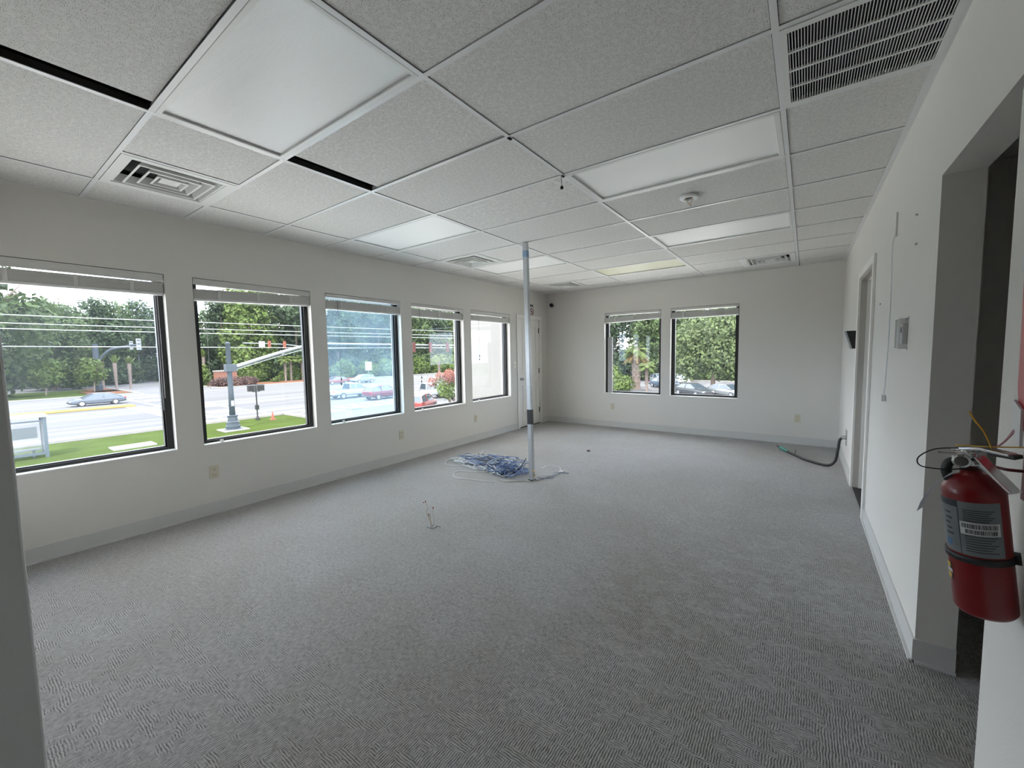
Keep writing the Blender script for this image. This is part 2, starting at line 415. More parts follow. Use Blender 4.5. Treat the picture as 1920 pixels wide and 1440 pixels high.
# cove base
BH, BT = .105, .008
def cove(bm, x0, x1, y0, y1, toe):   # toe: direction of the foot
    box(bm, x0, x1, y0, y1, 0, BH)
    dx, dy = toe
    box(bm, min(x0, x0 + dx * .012), max(x1, x1 + dx * .012), min(y0, y0 + dy * .012), max(y1, y1 + dy * .012), 0, .012)
bm = bmesh.new(); cove(bm, XL, XL + BT, YF, D1[0] - .062, (1, 0)); cove(bm, XL, XL + BT, D1[1] + .062, YB, (1, 0))
obj('baseboard_left', bm, 'base', kind='structure')
bm = bmesh.new(); cove(bm, XL + BT, 4.18, YB - BT, YB, (0, -1)); obj('baseboard_back', bm, 'base', kind='structure')
bm = bmesh.new()
cove(bm, XR0 - BT, XR0, OP[1] - BT, D2[0] - .062, (-1, 0)); cove(bm, XR0 - BT, XR0, D2[1] + .062, YB - BT, (-1, 0))
cove(bm, XR0, XR0 + .125, OP[1] - BT, OP[1], (0, -1)); cove(bm, XR0 - BT, XR0, YF, OP[0], (-1, 0))
obj('baseboard_right', shear(bm), 'base', kind='structure')

# ------------------------------------------------------------------ suspended ceiling
GX = [XL, 0, 1.2192, 2.4384, 3.6576, 4.215]
GY = [.7977 + r * .6096 for r in range(-2, 10)] + [YB]
def row(r): return GY[r + 2]
ceil = struct('ceiling')
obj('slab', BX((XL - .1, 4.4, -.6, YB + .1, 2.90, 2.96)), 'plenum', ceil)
TZ = ZC + .005
special = {}       # (col,row) -> kind
for key in [(2, -1), (3, 2), (3, 5), (2, 7), (1, 2), (1, 5)]: special[key] = 'light'
for key in [(1, -1), (1, 4), (1, 8)]: special[key] = 'vent_lo'
special[(3, 8)] = 'vent_hi'; special[(4, 1)] = 'grille'
tile_cache = {}
def tile(x0, x1, y0, y1, mat='tile', dz=0, tilt=0):
    w, d = round(x1 - x0, 3), round(y1 - y0, 3); k = (w, d, mat)
    if k not in tile_cache:
        o = obj('ceiling_tile', BX((.0138, w - .0138, .0138, d - .0138, 0, .016)), mat, ceil); tile_cache[k] = o
    else:
        o = share(tile_cache[k], 'ceiling_tile', ceil)
    o.location = (x0, y0, TZ + dz); o.rotation_euler = (0, tilt, 0)
    return o
for c in range(5):
    for ri in range(len(GY) - 1):
        r = ri - 2; x0, x1, y0, y1 = GX[c], GX[c + 1], GY[ri], GY[ri + 1]
        s = special.get((c, r))
        if s == 'light' or s == 'grille': continue
        if s == 'vent_lo': tile(x0 + .6096, x1, y0, y1); continue
        if s == 'vent_hi': tile(x0, x1 - .6096, y0, y1); continue
        if (c, r) in ((2, -2), (2, 0)):       # pushed aside, leaving a black gap at the tee
            tile(x0 + .075, x1 + .02, y0, y1, dz=.006); continue
        tile(x0, x1, y0, y1, 'tilec' if (c, r) == (2, 2) else 'tile')
def tee(name, x0, x1, y0, y1, along):
    bm = bmesh.new(); h = .012
    if along == 'y':
        box(bm, x0 - h, x0 + h, y0, y1, ZC, ZC + .003)
        if name == 'main_tee' and name == 'main_tee': obj('tee_web', BX((x0 - .001, x0 + .001, y0, y1, ZC + .003, ZC + .04)), 'plenum', ceil)
    else: box(bm, x0, x1, y0 - h, y0 + h, ZC + .0005, ZC + .0032); box(bm, x0, x1, y0 - .001, y0 + .001, ZC + .003, ZC + .035)
    return obj(name, bm, 'tee', ceil)
for x in GX[1:5]: tee('main_tee', x, x, YF, YB, 'y')
for y in GY[1:-1]:
    for c in range(5): tee('cross_tee', GX[c] + .012, GX[c + 1] - .012, y, y, 'x')
for (c, r), s in special.items():
    if s == 'vent_lo': tee('cross_tee', GX[c] + .6096, 0, row(r) + .012, row(r + 1) - .012, 'y')
    if s == 'vent_hi': tee('cross_tee', GX[c + 1] - .6096, 0, row(r) + .012, row(r + 1) - .012, 'y')
obj('wall_angle', BX((XL, XL + .022, YF, YB, ZC, ZC + .003)), 'tee', ceil)
obj('wall_angle', BX((XL, 4.2, YB - .022, YB, ZC, ZC + .003)), 'tee', ceil)
obj('wall_angle', shear(BX((XR0 - .03, XR0, YF, YB, ZC, ZC + .003))), 'tee', ceil)

# ------------------------------------------------------------------ ceiling fixtures
def troffer(c, r, lens, label, frame=.028, sag=0.0):
    x0, x1, y0, y1 = GX[c] + .013, GX[c + 1] - .013, row(r) + .013, row(r + 1) - .013
    t = thing('ceiling_light', label, 'ceiling light', ((x0 + x1) / 2, (y0 + y1) / 2, ZC), group='lensed ceiling lights')
    w, d = (x1 - x0) / 2, (y1 - y0) / 2; f = frame
    obj('door_frame', BX((-w, w, -d, -d + f, -.001, .010), (-w, w, d - f, d, -.001, .010), (-w, -w + f, -d + f, d - f, -.001, .010), (w - f, w, -d + f, d - f, -.001, .010)), 'white', t, bevel=.002)
    bm = bmesh.new(); nx, ny = 24, 12; vv = []
    for i in range(nx + 1):
        for j in range(ny + 1):
            u, v = i / nx, j / ny
            z = .012 - sag * (4 * u * (1 - u)) * (4 * v * (1 - v))
            vv.append(bm.verts.new((-w + f * .7 + u * 2 * (w - f * .7), -d + f * .7 + v * 2 * (d - f * .7), z)))
    for i in range(nx):
        for j in range(ny):
            a = i * (ny + 1) + j; bm.faces.new((vv[a], vv[a + 1], vv[a + ny + 2], vv[a + ny + 1]))
    obj('lens', bm, lens, t, smooth=True)
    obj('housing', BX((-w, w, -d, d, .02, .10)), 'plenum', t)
    return t
troffer(2, -1, 'lens', 'large prismatic-lens ceiling light nearest the viewer, between the two black ceiling gaps', .022, .004)
troffer(3, 2, 'lensf', 'ceiling light panel beside the return grille column, nearest the dangling smoke-detector base')
troffer(3, 5, 'lensf', 'ceiling light panel two tiles beyond the empty smoke-detector base', .02)
troffer(2, 7, 'lensy', 'yellowed ceiling light panel near the back wall', .02)
troffer(1, 2, 'lensf', 'bright ceiling light panel near the window wall, between first and second square air vents', .012)
troffer(1, 5, 'lensf', 'ceiling light panel just beyond the square air vent above the metal pole', .02)

def diffuser(x0, y0, label):
    t = thing('air_vent', label, 'air vent', (x0 + .3048, y0 + .3048, ZC), group='square ceiling air diffusers')
    h = .29
    bm = bmesh.new()
    box(bm, -h, h, -h, -.245, -.002, .004); box(bm, -h, h, .245, h, -.002, .004); box(bm, -h, -.245, -.245, .245, -.002, .004); box(bm, .245, h, -.245, .245, -.002, .004)
    obj('frame', bm, 'white', t)
    def ring(b0, z0, b1, z1, name):
        bm = bmesh.new(); th = .003
        for off in (0,):
            A = [bm.verts.new((sx * b0, sy * b0, z0)) for sx, sy in ((-1, -1), (1, -1), (1, 1), (-1, 1))]
            B = [bm.verts.new((sx * b1, sy * b1, z1)) for sx, sy in ((-1, -1), (1, -1), (1, 1), (-1, 1))]
            C = [bm.verts.new((sx * (b0 - .012), sy * (b0 - .012), z0 - .001)) for sx, sy in ((-1, -1), (1, -1), (1, 1), (-1, 1))]
            D = [bm.verts.new((sx * (b1 - .004), sy * (b1 - .004), z1 + .002)) for sx, sy in ((-1, -1), (1, -1), (1, 1), (-1, 1))]
            for k in range(4):
                j = (k + 1) % 4
                bm.faces.new((A[k], A[j], B[j], B[k])); bm.faces.new((C[j], C[k], D[k], D[j])); bm.faces.new((A[j], A[k], C[k], C[j])); bm.faces.new((B[k], B[j], D[j], D[k]))
        obj(name, bm, 'white', t)
    ring(.245, .003, .215, .05, 'louver_ring')
    ring(.198, -.006, .168, .036, 'louver_ring'); ring(.140, -.008, .112, .034, 'louver_ring')
    ring(.084, -.009, .058, .032, 'louver_ring')
    obj('centre_plate', BX((-.05, .05, -.05, .05, .0, .004)), 'white', t)
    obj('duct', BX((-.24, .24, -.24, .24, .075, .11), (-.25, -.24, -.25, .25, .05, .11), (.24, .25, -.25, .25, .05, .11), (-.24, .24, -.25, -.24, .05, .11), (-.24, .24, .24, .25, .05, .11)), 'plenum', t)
    return t
diffuser(0, row(-1), 'square louvred air vent in the ceiling nearest the viewer, by the window wall')
diffuser(0, row(4), 'square louvred air vent in the ceiling left of the metal pole')
diffuser(0, row(8), 'square louvred air vent in the ceiling by the corner door')
diffuser(3.6576 - .6096, row(8), 'square louvred air vent in the ceiling by the back wall, right of its windows')

t = thing('return_grille', 'white return air grille with rows of dark slots beside the right wall', 'air vent', (3.933, (row(1) + row(2)) / 2, ZC))
gw, gd = .263, .292
obj('frame', BX((-gw, gw, -gd, -gd + .028, -.003, .006), (-gw, gw, gd - .028, gd, -.003, .006), (-gw, -gw + .022, -gd + .028, gd - .028, -.003, .006), (gw - .022, gw, -gd + .028, gd - .028, -.003, .006)), 'white', t)
b0 = None
for i in range(50):
    x = -gw + .027 + i * (2 * gw - .054) / 49
    if b0 is None: b0 = obj('louver_blade', BX((-.0014, .0014, -gd + .028, gd - .028, -.001, .003)), 'white', t, (x, 0, 0))
    else: share(b0, 'louver_blade', t, (x, 0, 0))
c0 = None
for i in range(3):
    y = -gd + .028 + (i + 1) * (2 * gd - .056) / 4
    if c0 is None: c0 = obj('cross_bar', BX((-gw + .022, gw - .022, -.006, .006, -.002, .006)), 'white', t, (0, y, 0))
    else: share(c0, 'cross_bar', t, (0, y, 0))
obj('plenum_box', BX((-gw, gw, -gd, gd, .06, .09)), M('plenum_shade', (.022, .018, .02), .9), t)  # near-black colour stands in for the shade behind the slots

t = thing('smoke_detector_base', 'round white detector base on the ceiling with loose wires hanging out', 'smoke detector', (3.027, 2.94, ZC))
obj('rim', LATHE([(.035, 0), (.070, 0), (.072, -.006), (.066, -.016), (.045, -.020), (.036, -.014), (.035, 0)], 28, cap=False), 'white', t, smooth=True)
obj('back_box', LATHE([(.036, -.002), (.036, -.001)], 20), 'blackp', t)
for k, (a, mt) in enumerate(((0.4, 'copper'), (2.0, 'paper'), (3.6, 'beigewire'))):
    p = [(0.01 * math.cos(a), .01 * math.sin(a), 0), (.02 * math.cos(a), .015 * math.sin(a), -.03), (.012 * math.cos(a + 1), .01 * math.sin(a), -.055), (.02 * math.cos(a + .5), .012, -.07 + .008 * k)]
    obj('loose_wire', TUBE(spline(p, 5), .0022, 5), mt, t)

t = thing('hanging_sensor', 'small black ball on a short wire hanging from the ceiling grid', 'sensor', (2.42, 2.03, ZC))
obj('wire', TUBE([(0, 0, 0), (.001, 0, -.03), (.003, 0, -.062)], .002, 5), 'blackp', t)
obj('ball', LATHE([(.002, -.056), (.009, -.060), (.012, -.069), (.009, -.078), (.002, -.081)], 14, (.003, 0, 0)), 'blackp', t, smooth=True)
for (x, y, lbl) in ((2.438, 1.42, 'tiny black clip on the ceiling tee near the viewer'), (2.438, 2.02, 'tiny black clip on the ceiling tee by the hanging ball')):
    tag(obj('tee_clip', BX((-.010, .006, -.014, .014, -.004, 0), (-.004, .004, -.008, .008, -.009, -.004)), 'blackp', loc=(x, y, ZC)), lbl, 'clip')

# ------------------------------------------------------------------ windows and blinds
def window(n, a0, a1, z0, z1, wall, glass='glass'):
    """wall 'L': a runs along y, room is +x;  wall 'B': a runs along x, room is -y"""
    w = struct('window_%d' % n)
    if wall == 'L': f = lambda b: (XL - b[3], XL - b[2], b[0], b[1], b[4], b[5])
    else: f = lambda b: (b[0], b[1], YB + b[2], YB + b[3], b[4], b[5])
    d0, d1, fw = .075, .15, .042
    obj('frame_sill', BX(f((a0, a1, d0, d1, z0, z0 + .034))), 'black', w)
    obj('frame_head', BX(f((a0, a1, d0, d1, z1 - fw, z1))), 'black', w)
    obj('frame_jamb', BX(f((a0, a0 + fw, d0, d1, z0 + .034, z1 - fw))), 'black', w)
    obj('frame_jamb', BX(f((a1 - fw, a1, d0, d1, z0 + .034, z1 - fw))), 'black', w)
    obj('inner_bead', BX(f((a0 + fw, a0 + fw + .012, d0 + .02, d1 - .02, z0 + .034, z1 - fw)), f((a1 - fw - .012, a1 - fw, d0 + .02, d1 - .02, z0 + .034, z1 - fw)),
                         f((a0 + fw, a1 - fw, d0 + .02, d1 - .02, z0 + .034, z0 + .042))), 'black', w)
    obj('pane', BX(f((a0 + .01, a1 - .01, d0 + .045, d0 + .049, z0 + .01, z1 - .01))), glass, w)
    obj('sill_board', BX(f((a0 + .001, a1 - .001, -.004, d0, z0 + .0005, z0 + .012))), 'white', w)
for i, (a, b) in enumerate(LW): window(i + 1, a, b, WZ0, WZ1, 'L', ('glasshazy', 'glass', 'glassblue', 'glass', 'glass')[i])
for i, (a, b) in enumerate(BW): window(i + 6, a, b, WZ0, BZ1, 'B')

def blind(a0, a1, z1, wall, gap0, gap1, label, cords=(), stack=.082, vh=.052, sag=0):
    """gap0/gap1: daylight gap under the valance at the low-a and high-a ends"""
    am = (a0 + a1) / 2; h = (a1 - a0) / 2 - .006
    t = thing('window_blind', label, 'window blind', group='raised white slat blinds')
    if wall == 'L': t.location = (XL, am, z1); g = lambda a, d, z: (-d, a, z)
    else: t.location = (am, YB, z1); g = lambda a, d, z: (a, d, z)
    def pbox(bm, a0, a1, d0, d1, z00, z01, z10, z11):
        # box whose bottom/top heights differ between both ends
        pts = [(a0, d0, z00), (a1, d0, z10), (a1, d1, z10), (a0, d1, z00), (a0, d0, z01), (a1, d0, z11), (a1, d1, z11), (a0, d1, z01)]
        v = [bm.verts.new(g(*p)) for p in pts]
        for fc in ((3, 2, 1, 0), (4, 5, 6, 7), (0, 1, 5, 4), (1, 2, 6, 5), (2, 3, 7, 6), (3, 0, 4, 7)): bm.faces.new([v[i] for i in fc])
    bm = bmesh.new(); pbox(bm, -h, h, .004, .014, -vh - .004, -.004, -vh - .004, -.004); pbox(bm, -h, h, .002, .016, -.02, -.006, -.02, -.006)
    obj('valance', bm, 'blind', t, bevel=.002)
    bm = bmesh.new(); pbox(bm, -h + .003, h - .003, .02, .062, -.040, -.004, -.040, -.004); obj('headrail', bm, 'white', t)
    top0, top1 = -vh - .004 - gap0, -vh - .004 - gap1
    n = 22; bm = bmesh.new()
    for k in range(n):
        za, zb = top0 - k * stack / n, top1 - k * stack / n
        j = rnd.uniform(-.0015, .0015)
        pbox(bm, -h + .004, h - .004, .012 + j, .060 + j, za - .0028, za, zb - .0028, zb)
    obj('slat_stack', bm, 'blind', t, kind='stuff')
    za, zb = top0 - stack, top1 - stack
    bm = bmesh.new(); pbox(bm, -h + .004, h - .004, .010, .062, za - .018, za, zb - .018, zb); obj('bottom_rail', bm, 'white', t, bevel=.002)
    for u in (-.62, 0.02, .62):
        a = u * h; k = (u + 1) / 2; zt = top0 + (top1 - top0) * k
        bm = bmesh.new(); pbox(bm, a - .011, a + .011, .0095, .0115, zt - stack - .004, zt + .002, zt - stack - .004, zt + .002); obj('ladder_tape', bm, 'blind', t)
    for u in (-.75, .75):
        a = u * h; bm = bmesh.new(); tube(bm, [g(a, .036, -.03), g(a, .036, -vh - .004 - (gap0 + gap1) / 2 - .004)], .0015, 4); obj('lift_cord', bm, 'paper', t)
    for (u, ln, tas) in cords:
        a = u * h; z0 = -.06; pts = [g(a, .008, z0), g(a + .002, .009, z0 - ln * .5), g(a, .008, z0 - ln)]
        bm = bmesh.new(); tube(bm, pts, .0016, 5); cd = obj('pull_cord', bm, 'dcable' if tas else 'paper', t)
        if tas:
            for e in (0, .055):
                p = g(a + e * .08, .008, z0 - ln - .01 + e)
                obj('tassel', LATHE([(.002, .012), (.007, 0), (.008, -.014), (.003, -.018)], 10, p), 'dcable', cd)
    return t
blind(*LW[0], WZ1, 'L', .012, .004, 'raised white blind in the nearest, largest-looking window on the left', [(.88, 1.05, 0), (.91, .95, 0)], vh=.062)
blind(*LW[1], WZ1, 'L', .036, .0, 'raised white blind with a gap narrowing to the right, window with the grey signal pole', [(-.85, .9, 0)])
blind(*LW[2], WZ1, 'L', .032, .030, 'raised white blind in the hazy blue-tinted window', [(-.72, .93, 1)], vh=.036)
blind(*LW[3], WZ1, 'L', .036, .034, 'raised white blind in the window with the pink-flowering bush outside', [(-.72, .98, 1)], vh=.036)
blind(*LW[4], WZ1, 'L', .016, .010, 'raised white blind in the window facing the white outside wall', [(-.62, .70, 1)], vh=.056, stack=.07)
blind(*BW[0], BZ1, 'B', .045, .012, 'raised white blind on the back wall, lopsided, left of its pair', [], vh=.036, stack=.08)
blind(*BW[1], BZ1, 'B', .030, .028, 'raised white blind on the back wall, right of its pair', [], vh=.036, stack=.085)

# hold-down brackets on the sills
for i, (a, b) in enumerate(LW):
    lbls = ('nearest left window', 'window with the signal pole', 'hazy blue window', 'window with the pink bush', 'window facing the white wall')
    fr = (.05, .14, .16, .16, .18)[i] if i else .12
    tag(obj('sill_bracket', BX((-.012, .012, -.016, .016, 0, .006), (-.010, -.006, -.014, .014, .006, .022), (-.010, .006, -.004, .004, .006, .014)), 'white', loc=(XL - .02, a + (b - a) * fr, WZ0 + .012)),
        'small white blind bracket on the sill of the ' + lbls[i], 'bracket')
tag(obj('loose_strip', BX((0, .088, 0, .012, 0, 1.03), (.0, .006, -.006, 0, 0, 1.03), (.082, .088, -.006, 0, 0, 1.03)), M('grey_strip', (.42, .41, .41), .6), loc=(.795, YB + .05, WZ0 + .012)),
    'tall grey plastic strip standing upright in the left back window', 'strip')

# ------------------------------------------------------------------ doors
def panel_door_L():
    d = struct('door_1')
    y0, y1, zt = D1
    cw, ct = .062, .016
    obj('door_casing', BX((XL, XL + ct, y0 - cw, y0, 0, zt + cw)), 'casing', d, bevel=.003)
    obj('door_casing', BX((XL, XL + ct, y1, y1 + cw, 0, zt + cw)), 'casing', d, bevel=.003)
    obj('door_casing', BX((XL, XL + ct, y0, y1, zt, zt + cw)), 'casing', d, bevel=.003)
    obj('door_jamb', BX((XL - WT, XL, y0, y0 + .012, 0, zt), (XL - WT, XL, y1 - .012, y1, 0, zt), (XL - WT, XL, y0 + .012, y1 - .012, zt - .012, zt)), 'casing', d)
    xs = XL - .012
    s0, s1, z0, z1 = y0 + .016, y1 - .016, .012, zt - .016
    st = .105
    leaf = obj('door_leaf', BX((xs - .04, xs - .012, s0, s1, z0, z1), (xs - .012, xs, s0, s0 + st, z0, z1), (xs - .012, xs, s1 - st, s1, z0, z1),
                               (xs - .012, xs, s0 + st, s1 - st, z0, .22), (xs - .012, xs, s0 + st, s1 - st, .82, .96), (xs - .012, xs, s0 + st, s1 - st, z1 - .12, z1)), 'doorpaint', d, bevel=.004)
    for a, b in ((.25, .79), (.99, z1 - .15)):
        obj('raised_panel', BX((xs - .012, xs - .003, s0 + st + .03, s1 - st - .03, a, b)), 'doorpaint', leaf, bevel=.006)
    k = obj('door_knob', LATHE([(.026, 0), (.026, .006), (.010, .010), (.010, .03), (.022, .038), (.027, .05), (.022, .062), (.006, .066)], 20, (xs, s0 + .062, .91), 'X'), 'galv', d, smooth=True)
    for z in (.27, 1.04, 1.82):
        obj('hinge', BX((xs, xs + .012, y1 - .024, y1 - .006, z - .05, z + .05)), 'blackp', d)
    obj('threshold', BX((XL - .05, XL + .01, y0, y1, 0, .010)), 'blackp', d)
panel_door_L()
def door_R():
    d = struct('door_2'); y0, y1, zt = D2; cw, ct = .062, .018
    S = lambda *b: shear(BX(*b))
    obj('door_casing', S((XR0 - ct, XR0, y0 - cw, y0, 0, zt + cw)), 'casing', d, bevel=.003)
    obj('door_casing', S((XR0 - ct, XR0, y1, y1 + cw, 0, zt + cw)), 'casing', d, bevel=.003)
    obj('door_casing', S((XR0 - ct, XR0, y0, y1, zt, zt + cw)), 'casing', d, bevel=.003)
    obj('door_jamb', S((XR0, XR0 + .125, y0, y0 + .018, 0, zt)), 'jambgrey', d); obj('door_jamb', S((XR0, XR0 + .125, y1 - .018, y1, 0, zt)), 'jambgrey', d)
    obj('door_jamb', S((XR0, XR0 + .125, y0 + .018, y1 - .018, zt - .018, zt)), 'jambgrey', d)
    obj('door_stop', S((XR0 + .045, XR0 + .08, y1 - .030, y1 - .018, 0, zt - .018), (XR0 + .045, XR0 + .08, y0 + .018, y0 + .030, 0, zt - .018), (XR0 + .045, XR0 + .08, y0 + .018, y1 - .018, zt - .03, zt - .018)), 'casing', d)
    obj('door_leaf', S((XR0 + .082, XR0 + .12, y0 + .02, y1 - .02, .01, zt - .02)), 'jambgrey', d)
    obj('threshold', S((XR0 + .002, XR0 + .12, y0 + .018, y1 - .018, 0, .006)), 'blackp', d)
door_R()

# ------------------------------------------------------------------ metal pole and floor items
P0, P1 = Vector((1.385, 3.205, 0)), Vector((1.330, 3.225, 2.552))
t = thing('support_pole', 'square galvanised steel pole from carpet to ceiling with a black tape band', 'pole', P0)
def slanted(s, z0, z1, th=0):
    bm = bmesh.new(); q = []
    for z in (z0, z1):
        c = (P1 - P0) * (z / 2.552)
        q.append([bm.verts.new((c.x + a * s, c.y + b * s, z)) for a, b in ((-1, -1), (1, -1), (1, 1), (-1, 1))])
    for k in range(4): bm.faces.new((q[0][k], q[0][(k + 1) % 4], q[1][(k + 1) % 4], q[1][k]))
    bm.faces.new(q[0][::-1]); bm.faces.new(q[1]); return bm
obj('post', slanted(.0235, 0, 2.552), 'galv', t, bevel=.002)
obj('tape_band', slanted(.0245, .615, .775), 'blackp', t)
obj('end_label', slanted(.0240, 2.40, 2.47), M('blue_label', (.20, .32, .48), .5, var=.5, scale=25), t)
for k, (dy, z) in enumerate(((.0, .10), (.012, .055))):
    obj('brass_fitting', LATHE([(.012, 0), (.012, .006), (.006, .008), (.006, .014)], 10, (.0232, dy - .005, z), 'X'), 'brass', t)
obj('base_plate', BX((-.032, .032, -.032, .032, 0, .006)), 'blackp', t)

def cable(ctrl, r, mat, label, group, cat='cable'):
    o = obj('network_cable', TUBE(spline(ctrl, 7), r, 5), mat, smooth=True)
    return tag(o, label, cat, group)
def heap_cable(i, mat, cx, cy, ax, ay, loops, ang, label, group):
    cx += rnd.uniform(-.13, .10); cy += rnd.uniform(-.08, .08); ang += rnd.uniform(-.6, .6)
    pts = []; n = loops * 7; ph = rnd.uniform(0, 6.28); ca, sa = math.cos(ang), math.sin(ang)
    for k in range(n):
        a = ph + k / 7 * 2 * PI + rnd.uniform(-.8, .8)
        rx, ry = ax * rnd.uniform(.25, 1.1), ay * rnd.uniform(.2, 1.15)
        x, y = rx * math.cos(a), ry * math.sin(a)
        px, py = cx + x * ca - y * sa, cy + x * sa + y * ca
        z = .006 + abs(rnd.gauss(0, .034)) + .03 * max(0, 1 - math.hypot(x / ax, y / ay))
        if abs(px - 1.385) < .05 and abs(py - 3.205) < .05:
            px = 1.385 - .055 if px < 1.385 else 1.385 + .055
        pts.append((px, py, z))
    return cable(pts, .0042, mat, label, group)
LB, LWc = 'blue network cable tangled in the heap left of the metal pole', 'white network cable tangled in the heap left of the metal pole'
for i in range(9):
    near = i % 3 != 0
    heap_cable(i, 'bcable', .55 if not near else 1.04, 3.46 if not near else 3.32, .46 if not near else .25, .24 if not near else .20, 3, -.25, LB, 'blue cables in the heap')
for i in range(8):
    near = i % 2 == 0
    heap_cable(i, 'wcable', .50 if not near else .98, 3.48 if not near else 3.34, .48 if not near else .30, .26, 2, -.3, LWc, 'white cables in the heap')
for i in range(3):
    heap_cable(i, 'dcable', .6 + .2 * i, 3.42 - .05 * i, .36, .14, 2, -.2, 'dark navy cable tangled in the heap left of the metal pole', 'dark cables in the heap')
G = lambda *p: [(a, b, .005) for a, b in p]
cable(G((.95, 3.30), (.70, 3.10), (.48, 2.98), (.62, 2.80), (.95, 2.86), (1.10, 2.90)), .0042, 'wcable', 'white cable looping out in front of the heap towards the viewer', None)
cable(G((.45, 3.25), (.20, 3.12), (.05, 3.22), (.02, 3.36), (.10, 3.44)), .004, 'wcable', 'white cable end curling out at the far left of the heap', None)
cable([(1.05, 3.0, .004), (1.20, 2.98, .004), (1.34, 3.10, .004), (1.45, 3.13, .006), (1.42, 3.18, .06)], .0034, 'beigewire', 'thin beige cable curving round the foot of the metal pole', None)
cable([(1.43, 3.27, .03), (1.52, 3.45, .008), (1.50, 3.62, .006), (1.40, 3.78, .006), (1.28, 3.72, .02), (1.30, 3.55, .03)], .004, 'wcable', 'white cable loop on the carpet right of the metal pole', None)
cable([(1.43, 3.24, .02), (1.55, 3.36, .006), (1.50, 3.50, .02), (1.62, 3.62, .006)], .0034, 'bcable', 'short blue cable on the carpet right of the metal pole', None)
cb = cable(G((1.40, 3.14), (1.46, 3.22), (1.50, 3.40), (1.53, 3.62)), .0028, 'dcable', 'thin dark cable with a white plug running right from the pole foot', None)
obj('plug', BX((1.515, 1.545, 3.60, 3.65, .002, .016)), 'paper', cb)
cable([(1.10, 3.30, .02), (1.20, 3.18, .04), (1.30, 3.14, .16), (1.335, 3.17, .24)], .005, 'dcable', 'dark cable rising from the heap against the pole', None)
cable([(1.02, 3.22, .02), (1.18, 3.10, .03), (1.30, 3.12, .12), (1.338, 3.15, .19)], .0045, 'bcable', 'blue cable rising from the heap against the pole', None)

t = thing('floor_wires', 'cut wires with red caps sticking out of a small black hole in the carpet', 'wires', (1.378, 1.735, 0))
obj('floor_hole', BX((-.034, .034, -.026, .026, .0, .003)), 'blackp', t)
w = obj('upright_wire', TUBE(spline([(-.005, .0, .0), (-.03, .005, .05), (-.06, .0, .10), (-.052, .004, .15), (-.066, .0, .19), (-.08, .0, .195)], 6), .0022, 5), 'beigewire', t)
obj('wire_cap', LATHE([(.0035, 0), (.0045, .008), (.0025, .015)], 8, (-.068, 0, .188)), 'rednut', w)
obj('wire_cap', LATHE([(.0035, 0), (.0045, .008), (.0025, .015)], 8, (-.098, .0, .183), 'X'), 'rednut', w)
w = obj('upright_wire', TUBE(spline([(.005, .0, .0), (-.02, .005, .045), (-.035, .0, .09), (-.015, .0, .105), (-.02, .004, .06), (.0, 0, .02)], 6), .002, 5), 'beigewire', t)
obj('wire_cap', LATHE([(.0035, 0), (.0045, .008), (.0025, .015)], 8, (-.038, 0, .085)), 'rednut', w)
w = obj('short_wire', TUBE(spline([(.03, .0, .0), (.05, .02, .012), (.075, .02, .006)], 5), .0025, 5), 'dcable', t)
obj('wire_cap', LATHE([(.0035, 0), (.0045, .008), (.0025, .015)], 8, (.02, .0, .155)), 'rednut', t)
obj('thin_wire', TUBE(spline([(.01, 0, 0), (.03, .0, .07), (.012, .0, .12), (.02, 0, .158)], 5), .0013, 4), 'beigewire', t)
bm = bmesh.new(); rr = [.03, .022, .034, .020, .028, .018, .03, .024]
v = [bm.verts.new((rr[k] * math.cos(k * PI / 4), rr[k] * 1.3 * math.sin(k * PI / 4), .006 + .008 * (k % 2))) for k in range(8)]
vc = bm.verts.new((0, 0, .014)); vb = [bm.verts.new((p.co.x * .9, p.co.y * .9, .001)) for p in v]
for k in range(8): bm.faces.new((v[k], v[(k + 1) % 8], vc)); bm.faces.new((v[k], vb[k], vb[(k + 1) % 8], v[(k + 1) % 8]))
tag(obj('debris_scrap', bm, M('brown_scrap', (.10, .05, .035), .9), loc=(1.347, 4.717, 0)), 'small dark brown scrap lying on the carpet right of the pole', 'debris')

# black flexible conduit at right rear
xw = xr(5.5)
t = thing('flexible_conduit', 'black flexible conduit looping from the right wall onto the carpet with a green end', 'conduit', (xw, 5.5, 0))
loc = lambda P: [(x - xw, y - 5.5, z) for x, y, z in P]
obj('hose', TUBE(spline(loc([(xw - .015, 5.50, .36), (xw - .06, 5.50, .33), (xw - .075, 5.48, .22), (xw - .10, 5.46, .08), (4.02, 5.48, .018), (3.85, 5.62, .016), (3.72, 5.84, .016), (3.60, 6.02, .03)]), 8), .0145, 10), 'blackp', t, smooth=True)
obj('wall_elbow', LATHE([(.020, 0), (.020, .03), (.026, .032), (.026, .05)], 14, loc([(xw - .052, 5.50, .36)])[0], 'X'), 'chrome', t)
obj('wall_plate', BX((-.006, 0, -.07, .07, .27, .45)), 'chrome', t)
e = obj('end_fitting', TUBE(loc([(3.63, 5.98, .026), (3.585, 6.05, .034), (3.54, 6.12, .042)]), [.017, .024, .024], 10), 'greencap', t)
obj('end_prongs', TUBE(loc([(3.54, 6.12, .042), (3.50, 6.18, .05)]), .010, 6), 'blackp', e)
obj('zip_tie', TUBE(loc([(3.70, 5.86, .0), (3.71, 5.87, .05), (3.715, 5.87, .09)]), .003, 4), 'blackp', t)

